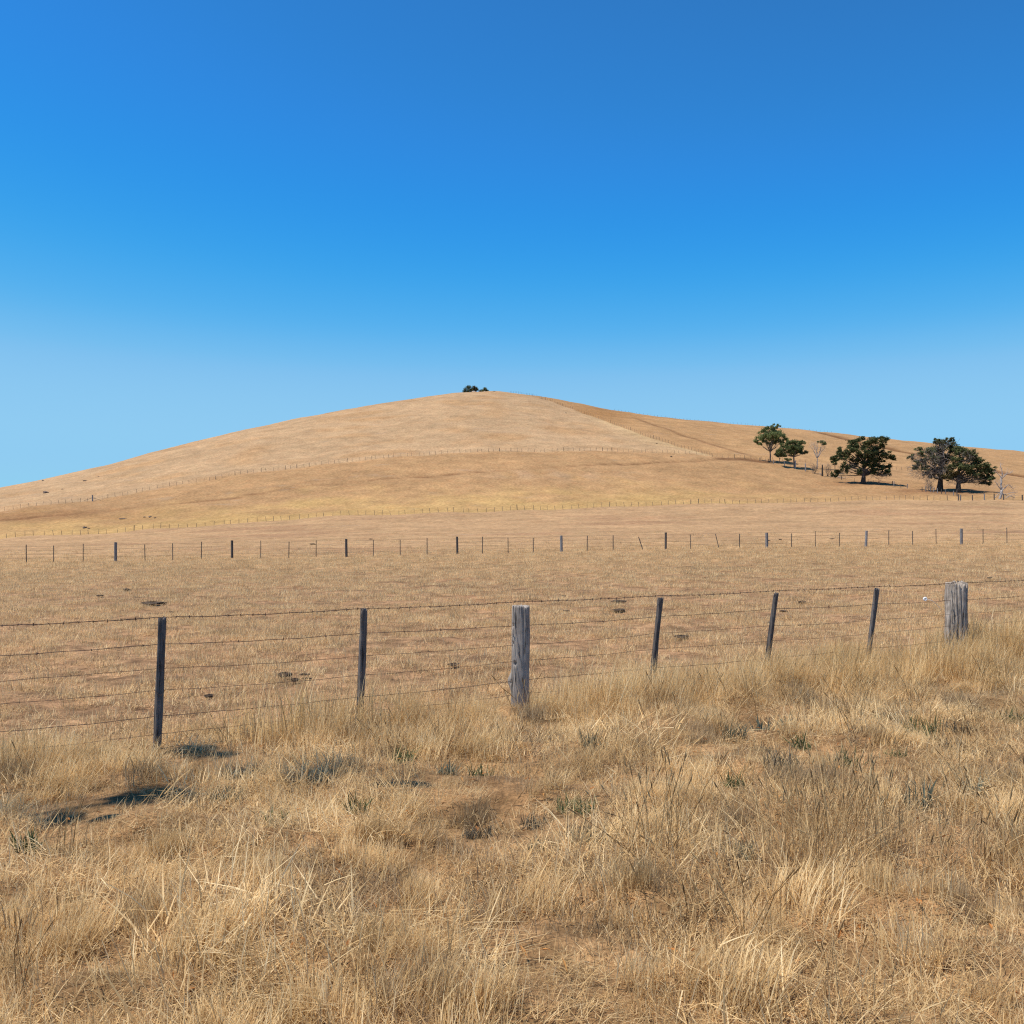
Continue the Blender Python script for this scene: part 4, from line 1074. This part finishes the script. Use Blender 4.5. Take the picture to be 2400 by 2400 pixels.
# leafless things
def bare(name, label, cat, base, limbs_, seed, r0, mat='bark_dead', ntw=20, twl=(0.4, 1.2), part='trunk', base_D=None):
    t = Tree(name, label, cat, *base, seed, base_D); mt = MB(); rng = t.rng
    for (a, b, ra, rb) in limbs_:
        pa = t.p(*a, rng.uniform(-0.3, 0.3)) if a is not None else np.array([0, 0, -0.4])
        pb = t.p(*b, rng.uniform(-0.8, 0.8))
        ra, rb = ra * 1.35, rb * 1.6
        limb(mt, rng, pa, pb, ra, rb, 0.12, 6, 6)
        twigs(mt, rng, pa + (pb - pa) * 0.75, np.abs(pb - pa) * 0.25 + 0.3, ntw, twl, 0.03, 0.3)
    mt.build(part, M[mat], t.root, smooth=True)
    return t
b0 = z5_(1695, 700)
bare('dead_tree', 'bare grey dead tree with forking limbs at the right edge', 'tree', b0,
     [(None, z5_(1715, 610), 0.28, 0.22), (z5_(1715, 610), z5_(1725, 480), 0.22, 0.14), (z5_(1725, 480), z5_(1720, 350), 0.12, 0.03), (z5_(1725, 490), z5_(1815, 425), 0.12, 0.03), (z5_(1725, 500), z5_(1640, 425), 0.1, 0.03), (z5_(1710, 600), z5_(1640, 520), 0.13, 0.04), (z5_(1712, 620), z5_(1790, 560), 0.13, 0.06), (z5_(1790, 560), z5_(1840, 600), 0.07, 0.03), (z5_(1730, 470), z5_(1770, 440), 0.07, 0.02)], 221, 0.3, ntw=14)
bare('fallen_branches', 'fallen grey branches lying at the foot of the bare dead tree', 'branches', z5_(1770, 690),
     [(z5_(1640, 690), z5_(1700, 640), 0.08, 0.04), (z5_(1700, 650), z5_(1880, 630), 0.1, 0.03), (z5_(1720, 640), z5_(1800, 680), 0.1, 0.05), (z5_(1790, 660), z5_(1850, 690), 0.08, 0.03), (z5_(1740, 690), z5_(1830, 650), 0.08, 0.03)], 222, 0.1, ntw=10, part='branches')
bare('bare_bush', 'leafless grey bush at the foot of the thin bare tree', 'bush', z4(1235, 1000),
     [(None, z4(1180, 850), 0.05, 0.02), (None, z4(1210, 840), 0.05, 0.02), (None, z4(1250, 850), 0.05, 0.02), (None, z4(1275, 880), 0.05, 0.02), (None, z4(1190, 900), 0.05, 0.02)], 223, 0.05, 'twig', 34, (0.3, 0.9), 'stems')
bare('bare_bush', 'leafless brown bush between the black stump and the broad cypress', 'bush', z4(1460, 1040),
     [(None, z4(1430, 860), 0.05, 0.02), (None, z4(1480, 830), 0.05, 0.02), (None, z4(1520, 850), 0.05, 0.02), (None, z4(1450, 940), 0.05, 0.02), (None, z4(1540, 960), 0.05, 0.02)], 224, 0.05, 'twig', 34, (0.3, 1.0), 'stems')
bare('bare_shrub', 'small grey shrub under the left side of the tallest cypress', 'bush', z5_(1020, 620),
     [(None, z5_(1000, 520), 0.06, 0.02), (None, z5_(1040, 530), 0.06, 0.02), (None, z5_(985, 570), 0.06, 0.02), (None, z5_(1055, 570), 0.06, 0.02)], 225, 0.05, 'twig', 50, (0.4, 1.2), 'stems')
gum('small_tree', 'small grey-stemmed tree against the left side of the broad cypress', z4(1600, 995), z4(1598, 860), [(*z4(a, b), r) for a, b, r in ((1550, 740, 5), (1590, 770, 5), (1570, 800, 4), (1640, 760, 5), (1610, 830, 4))], 226, 0.16)
st_ = Tree('burnt_stump', 'tall thin black burnt stump beside the bare bush', 'stump', *z4(1370, 1040), 227)
link('trunk', post_mesh('stump', M['bark_dark'], 3.9, 0.27, 0.25, 77, groove=0.2, ng=8, nr=14, ns=18, topj=0.25, taper=0.5), None, st_.root)
wl_ = Tree('pale_log', 'short bleached white log lying at the foot of the black stump', 'log', *z4(1332, 1028), 228)
mb = MB(); limb(mb, wl_.rng, wl_.p(*z4(1320, 985)), wl_.p(*z4(1340, 1030)) + np.array([0, -0.3, 0]), 0.13, 0.16, 0.05, 5, 8); mb.build('trunk', M['palerock'], wl_.root, smooth=True)
# log and fallen limbs under the broad cypress
lg = Tree('fallen_log', 'fallen branch lying left of the broad cypress trunk', 'log', *z4(1680, 1080), 229)
mb = MB(); limb(mb, lg.rng, lg.p(*z4(1560, 1060)), lg.p(*z4(1800, 1085)), 0.2, 0.1, 0.1, 8, 6); twigs(mb, lg.rng, (0, 0, 0.4), (3, 0.6, 0.4), 30, (0.5, 1.3), 0.03, 0.4)
mb.build('trunk', M['bark_dead'], lg.root, smooth=True)

# summit shrubs and stones
def z6(x, y): return 1060 + x / 9.66, 890 + y / 9.66
def shrub(label, base, clumps, seed, mat, D, n=170):
    t = Tree('summit_shrub', label, 'shrub', *z6(*base), seed, D); lf = MB(); mt = MB(); k = t.D / F
    for (a, b, r_) in clumps:
        c = t.p(*z6(a, b), t.rng.uniform(-0.8, 0.8)); c[2] = max(c[2], 0.3)
        limb(mt, t.rng, (0, 0, -0.4), c, 0.09, 0.03, 0.1, 5, 5)
        leaf_faces(lf, t.rng, c, np.array([1, 1, 0.85]) * 1.2 * r_ / 9.66 * k, n, 0.26, 0.3)
    mt.build('trunk', M['bark_dark'], t.root); lf.build('crown', M[mat], t.root)
Ds = float(d5(1100)) - 5
shrub('largest dark shrub at the left of the summit clump', (360, 285), [(340, 170, 45), (390, 170, 45), (300, 220, 45), (370, 220, 60), (430, 220, 45), (270, 265, 40), (340, 265, 50), (420, 260, 45)], 231, 'cypress', Ds)
shrub('greyish shrub in the middle of the summit clump', (520, 270), [(490, 165, 35), (530, 190, 40), (560, 220, 35), (480, 220, 40), (520, 240, 40)], 232, 'olive', Ds + 2)
shrub('low pointed dark shrub at the right of the summit clump', (740, 270), [(740, 210, 35), (700, 240, 40), (770, 240, 40), (640, 250, 35), (730, 255, 45), (800, 255, 25)], 233, 'cypress', Ds - 1)

def lump(name, mat, r, seed, flat=0.6, nu=10, nv=7, rough=0.25):
    rg = np.random.default_rng(seed); mb = MB(); V = []
    ph_ = rg.uniform(0, 6, 8)
    for i in range(nv + 1):
        la = -math.pi / 2 + math.pi * i / nv
        for j in range(nu):
            lo = 2 * math.pi * j / nu
            q = 1 + rough * (math.sin(2 * lo + ph_[0] + la) + 0.7 * math.sin(3 * lo - 2 * la + ph_[1]) + 0.5 * math.sin(5 * la + lo + ph_[2])) + rg.normal(0, rough * 0.25)
            V.append((r * q * math.cos(la) * math.cos(lo), r * q * math.cos(la) * math.sin(lo), r * flat * q * math.sin(la)))
    fs = [(i * nu + j, i * nu + (j + 1) % nu, (i + 1) * nu + (j + 1) % nu, (i + 1) * nu + j) for i in range(nv) for j in range(nu)]
    mb.add(np.array(V), fs)
    return mb.build(name, mat, link_it=False)
rock_me = [lump('stone', M['rock'], 1.0, 300 + i, 0.55) for i in range(4)]
pale_me = [lump('stone', M['palerock'], 1.0, 310 + i, 0.55) for i in range(2)]
def rock(label, px, py, size, me, stretch=(1.3, 1, 1), D=None, sink=0.15):
    p = onland(px, D) if D else spot(px, py, 150)
    o = link('rock', me); s = size * p.y / F
    o.location = p + Vector((0, 0, s * 0.35 - sink * s)); o.scale = (s * stretch[0], s * stretch[1], s * stretch[2]); o.rotation_euler = (0, 0, px * 0.7)
    tag(o, label, 'rock')
rock('pale boulder between the shrubs on the summit', *z6(490, 270), 4.0, pale_me[0], (1.5, 1, 0.9), Ds - 4)
rock('low pale stone under the right summit shrub', *z6(735, 285), 1.8, pale_me[1], (1.6, 1, 0.8), Ds - 6)
rock('dark stone in front of the summit boulder', *z6(605, 290), 2.0, rock_me[0], (1.4, 1, 0.8), Ds - 6)
rock('pair of dark stones just right of the summit shrubs', *z6(945, 320), 1.6, rock_me[1], (1.8, 1, 0.6), Ds - 9)
def zl(x, y): return x / 3.864, 1000 + y / 3.864
rock('largest dark boulder on the left flank of the hill', *zl(412, 605), 5.0, rock_me[2], (1.9, 1, 1))
rock('dark stone just under the left skyline', *zl(390, 494), 2.4, rock_me[3], (1.8, 1, 0.8))
rock('brown weathered rock high on the left flank above the fence', *zl(770, 492), 3.2, rock_me[0], (2.0, 1, 0.7))
rock('small dark rock right of the weathered brown one on the left flank', *zl(893, 450), 1.8, rock_me[1], (1.5, 1, 0.8))
rock('small dark rock between the largest left boulder and the braced strainer', *zl(566, 566), 2.2, rock_me[2], (1.9, 1, 0.6))
rock('round brown rock in the yellow grass above the lower fence', *zl(767, 920), 4.2, rock_me[3], (1.0, 1, 1.0))
rock('small rock beside the round brown rock in the yellow grass', *zl(805, 922), 2.6, rock_me[0], (1.2, 1, 0.8))
rock('long flat grey rock on the lower left slope', *zl(1112, 828), 3.6, rock_me[1], (2.3, 1, 0.6))
rock('first of a row of grey rocks on the lower left slope', *zl(1310, 815), 2.6, rock_me[2], (1.5, 1, 0.7))
rock('tallest of a row of grey rocks on the lower left slope', *zl(1360, 815), 3.4, rock_me[3], (1.4, 1, 0.9))
rock('last of a row of grey rocks on the lower left slope', *zl(1405, 822), 2.6, rock_me[0], (1.5, 1, 0.7))
rock('dark stone at the right end of the fence below the ridge fence', 1573, 1069, 2.6, rock_me[1], (1.8, 1, 0.6))
rock('dark stone on the slope left of the ridge fence', 1326, 968, 1.8, rock_me[2], (1.8, 1, 0.7))
rock('dark stone low on the slope left of the ridge fence', 1538, 1040, 1.9, rock_me[3], (1.8, 1, 0.7))

# ------------------------------------------------------------------ dung and clods in the paddock
dung_me = [lump('dung', M['dung'], 1.0, 330 + i, 0.4, 12, 7, 0.22) for i in range(4)]
def dung(label, px, py, size, k, group=None, st=(1.5, 1.0, 1.0)):
    p = spot(px, py, 8)
    o = link('dung_pat', dung_me[k % 4]); s = size * p.y / F
    o.location = p + Vector((0, 0, s * 0.2 + 0.045)); o.scale = (s * st[0] * 1.15, s * st[1] * 1.7, s * st[2] * 1.5); o.rotation_euler = (0, 0, k * 1.3)
    tag(o, label, 'dung', group)
dung('largest black dung heap in the paddock right of the leftmost post', 668, 1598, 9, 0)
dung('second black lump beside the largest dung heap', 692, 1609, 6, 1)
dung('flat dung pat right of the largest dung heap', 715, 1597, 6, 2, None, (1.6, 1, 0.6))
dung('dark curled clod below the largest dung heap and left of it', 489, 1641, 7, 3, None, (1.5, 1, 0.8))
dung('dark pat behind the fence between the leftmost post and the next', 360, 1420, 11, 0, None, (2.2, 1, 0.5))
dung('dark dung just behind the wires left of the burl post', 1063, 1566, 8, 1, None, (1.7, 1, 0.6))
dung('dark dung pat behind the top wire left of the first leaning post', 1450, 1413, 7, 2, None, (2, 1, 0.7))
dung('long dark pat under the top wire left of the first leaning post', 1450, 1434, 8, 3, None, (2.4, 1, 0.4))
dung('dark dung right of the first leaning post', 1597, 1505, 9, 0, None, (1.8, 1, 0.6))
dung('black dung pat between the two right-hand leaning posts', 1880, 1416, 6, 1, None, (2.2, 1, 0.8))
rngd = np.random.default_rng(77)
for i in range(17):
    py = 1262 + 230 * rngd.random() ** 2.2; px = rngd.uniform(20, 2380)
    if py < float(y3(px)) + 12: continue
    big = rngd.random() < 0.3
    dung('dark dry dung pat scattered on the paddock grass', px, py, (1.7 + 0.010 * (py - 1262)) * rngd.uniform(0.8, 1.9 if big else 1.3), i, 'dung pats scattered over the paddock', (rngd.uniform(1.3, 2.4), 1, rngd.uniform(0.5, 0.9)))

# ------------------------------------------------------------------ weeds of the verge
def vspot(px, py):
    return spot(px, py, 3.4)
def weed(label, px, py, size, mat, seed, n=26, kind='tuft', group='green weeds in the verge'):
    p = vspot(px, py); k = p.y / F; mb = MB(); rg = np.random.default_rng(seed)
    s = size * k * 1.55
    if kind == 'tuft': blades(mb, rg, int(n * 2.3), (0.3 * s, 0.9 * s), 0.5 * s, 0.7, 0.011, 0.8, 3, (0, 1))
    elif kind == 'wide': blades(mb, rg, int(n * 1.9), (0.35 * s, 1.0 * s), 0.4 * s, 0.6, 0.016, 0.9, 4, (0, 1))
    else: blades(mb, rg, int(n * 3.0), (0.2 * s, 0.6 * s), 0.6 * s, 0.85, 0.009, 0.6, 3, (0, 1))
    o = mb.build('leaves', M[mat]); o.parent = None
    o.name = 'weed'; o.location = p
    tag(o, label, 'weed', group)
for i, (lb, px, py, sz, mt_, n, kd) in enumerate(WD):
    weed(lb, px, py, sz, mt_, 400 + i, n, kd)

# seeding grass clumps with spiky heads
def seeding(label, spots, seed, hmin, hmax, n):
    rg = np.random.default_rng(seed)
    p0 = onland(*spots[0][:2])
    root = empty('seeding_grass_clump', p0); tag(root, label, 'grass clump', 'seeding grass clumps')
    st = MB(); hd = MB(); lv = MB()
    for (px, D, rad, m) in spots:
        c = onland(px, D) - p0
        for _ in range(int(n * m)):
            a = rg.uniform(0, 6.283); rr_ = rad * rg.random() ** 0.5
            b = np.array([c.x + rr_ * math.cos(a), c.y + rr_ * math.sin(a), c.z - 0.01])
            h = rg.uniform(hmin, hmax); la = rg.uniform(0, 6.283); le = abs(rg.normal(0, 0.26))
            if rg.random() < 0.12: le += 0.8
            d1 = np.array([math.sin(le) * math.cos(la), math.sin(le) * math.sin(la), math.cos(le)]); d2_ = d1 + np.array([math.cos(la), math.sin(la), 0]) * 0.18
            d2_ /= np.linalg.norm(d2_)
            q1 = b + d1 * h * 0.55; q2 = q1 + d2_ * h * 0.33; hl = rg.uniform(0.03, 0.085); q3 = q2 + d2_ * hl
            cc = rg.random()
            st.tube(np.array([b, q1, q2]), np.array([0.0022, 0.0017, 0.0013]), 3, cc, False)
            hd.tube(np.array([q2, q2 + d2_ * hl * 0.2, q2 + d2_ * hl * 0.7, q3]), np.array([0.0015, 0.0042, 0.0038, 0.001]), 5, cc)
        blades(lv, rg, int(n * m * 2.2), (0.12, 0.42), rad, 0.4, 0.0055, 0.9, 3, (0, 1), (c.x, c.y, c.z))
    for m_, nm, mat in ((st, 'stems', 'stalk'), (hd, 'seed_heads', 'seedhead'), (lv, 'leaf_blades', 'stalk')):
        o = m_.build(nm, M[mat], root); o['kind'] = 'stuff'
seeding('large clump of seeding grass with dark spiky heads at the lower right', [(1960, 5.75, 0.30, 1.0), (2050, 5.95, 0.22, 0.35), (1880, 5.5, 0.22, 0.4)], 501, 0.42, 0.76, 95)
seeding('sparse seeding grass stalks in the bottom right corner', [(2300, 5.5, 0.3, 0.5), (2180, 5.3, 0.25, 0.3), (2390, 5.9, 0.2, 0.4)], 502, 0.35, 0.6, 40)
seeding('few tall seeding stalks left of the large seeding clump', [(1530, 5.7, 0.16, 0.8), (1580, 6.1, 0.12, 0.4)], 503, 0.35, 0.64, 30)

# fallen leaves
lm = MB(); rg = np.random.default_rng(61)
for i in range(360):
    Y = math.sqrt(rg.uniform(4 * 4, 9.5 ** 2)); px = rg.uniform(0, 2400)
    if px < 900 and rg.random() < 0.6: continue
    x = (px - 1200) / F * Y
    _, nn = fence_sn(x, Y)
    if nn < 0.4: continue
    l = rg.uniform(0.03, 0.075); w = l * rg.uniform(0.2, 0.4); a = rg.uniform(0, 6.283); z = float(H(x, Y)) + rg.uniform(0.015, 0.07)
    ca, sa = math.cos(a), math.sin(a); tz = rg.normal(0, 0.012)
    V = [(x - ca * l / 2, Y - sa * l / 2, z - tz), (x - sa * w / 2, Y + ca * w / 2, z + 0.006), (x + ca * l / 2, Y + sa * l / 2, z + tz), (x + sa * w / 2, Y - ca * w / 2, z + 0.006), (x, Y, z)]
    lm.add(np.array(V), [(0, 1, 4), (1, 2, 4), (2, 3, 4), (3, 0, 4)], rg.random())
o = lm.build('fallen_leaves', M['litter']); tag(o, 'scattered orange-brown fallen leaves on the verge', 'leaves', kind='stuff')

# ------------------------------------------------------------------ roadside gum (stands left of the picture, its hanging twigs shade the verge)
rgx = np.random.default_rng(91)
tb = Vector((-9.5, 4.6, float(H(-9.5, 4.6))))
tr_ = empty('eucalyptus_tree', tb); tag(tr_, 'roadside eucalyptus whose drooping branches reach over the verge from the left', 'tree')
mt = MB(); lf = MB(); fk = np.array([0.4, 0.3, 5.2])
limb(mt, rgx, (0, 0, -0.4), fk, 0.34, 0.24, 0.04, 8, 10)
for _ in range(9):
    c = fk + np.array([rgx.uniform(-3, 1.2), rgx.uniform(-2.5, 2.5), rgx.uniform(2.2, 5.5)])
    limb(mt, rgx, fk, c, 0.13, 0.04, 0.12, 6, 6)
    for _ in range(4): leaf_faces(lf, rgx, c + rgx.normal(0, 0.6, 3), (0.8, 0.8, 0.6), 70, 0.07)
for (px, py, r_, h) in SH:
    g = spot(px, py, 3.4); c = np.array(g + to_sun * (h / to_sun.z)) - np.array(tb)
    m = fk + (c - fk) * 0.55 + np.array([0, 0, 1.1])
    limb(mt, rgx, fk, m, 0.05, 0.02, 0.06, 6, 5); limb(mt, rgx, m, c + np.array([0, 0, 0.3]), 0.014, 0.004, 0.05, 6, 4)
    leaf_faces(lf, rgx, c, (r_ * 1.15, r_ * 0.9, r_ * 1.2), 280, 0.045, 0.1)
mt.build('trunk', M['bark_gum'], tr_, smooth=True); lf.build('crown', M['gum'], tr_)
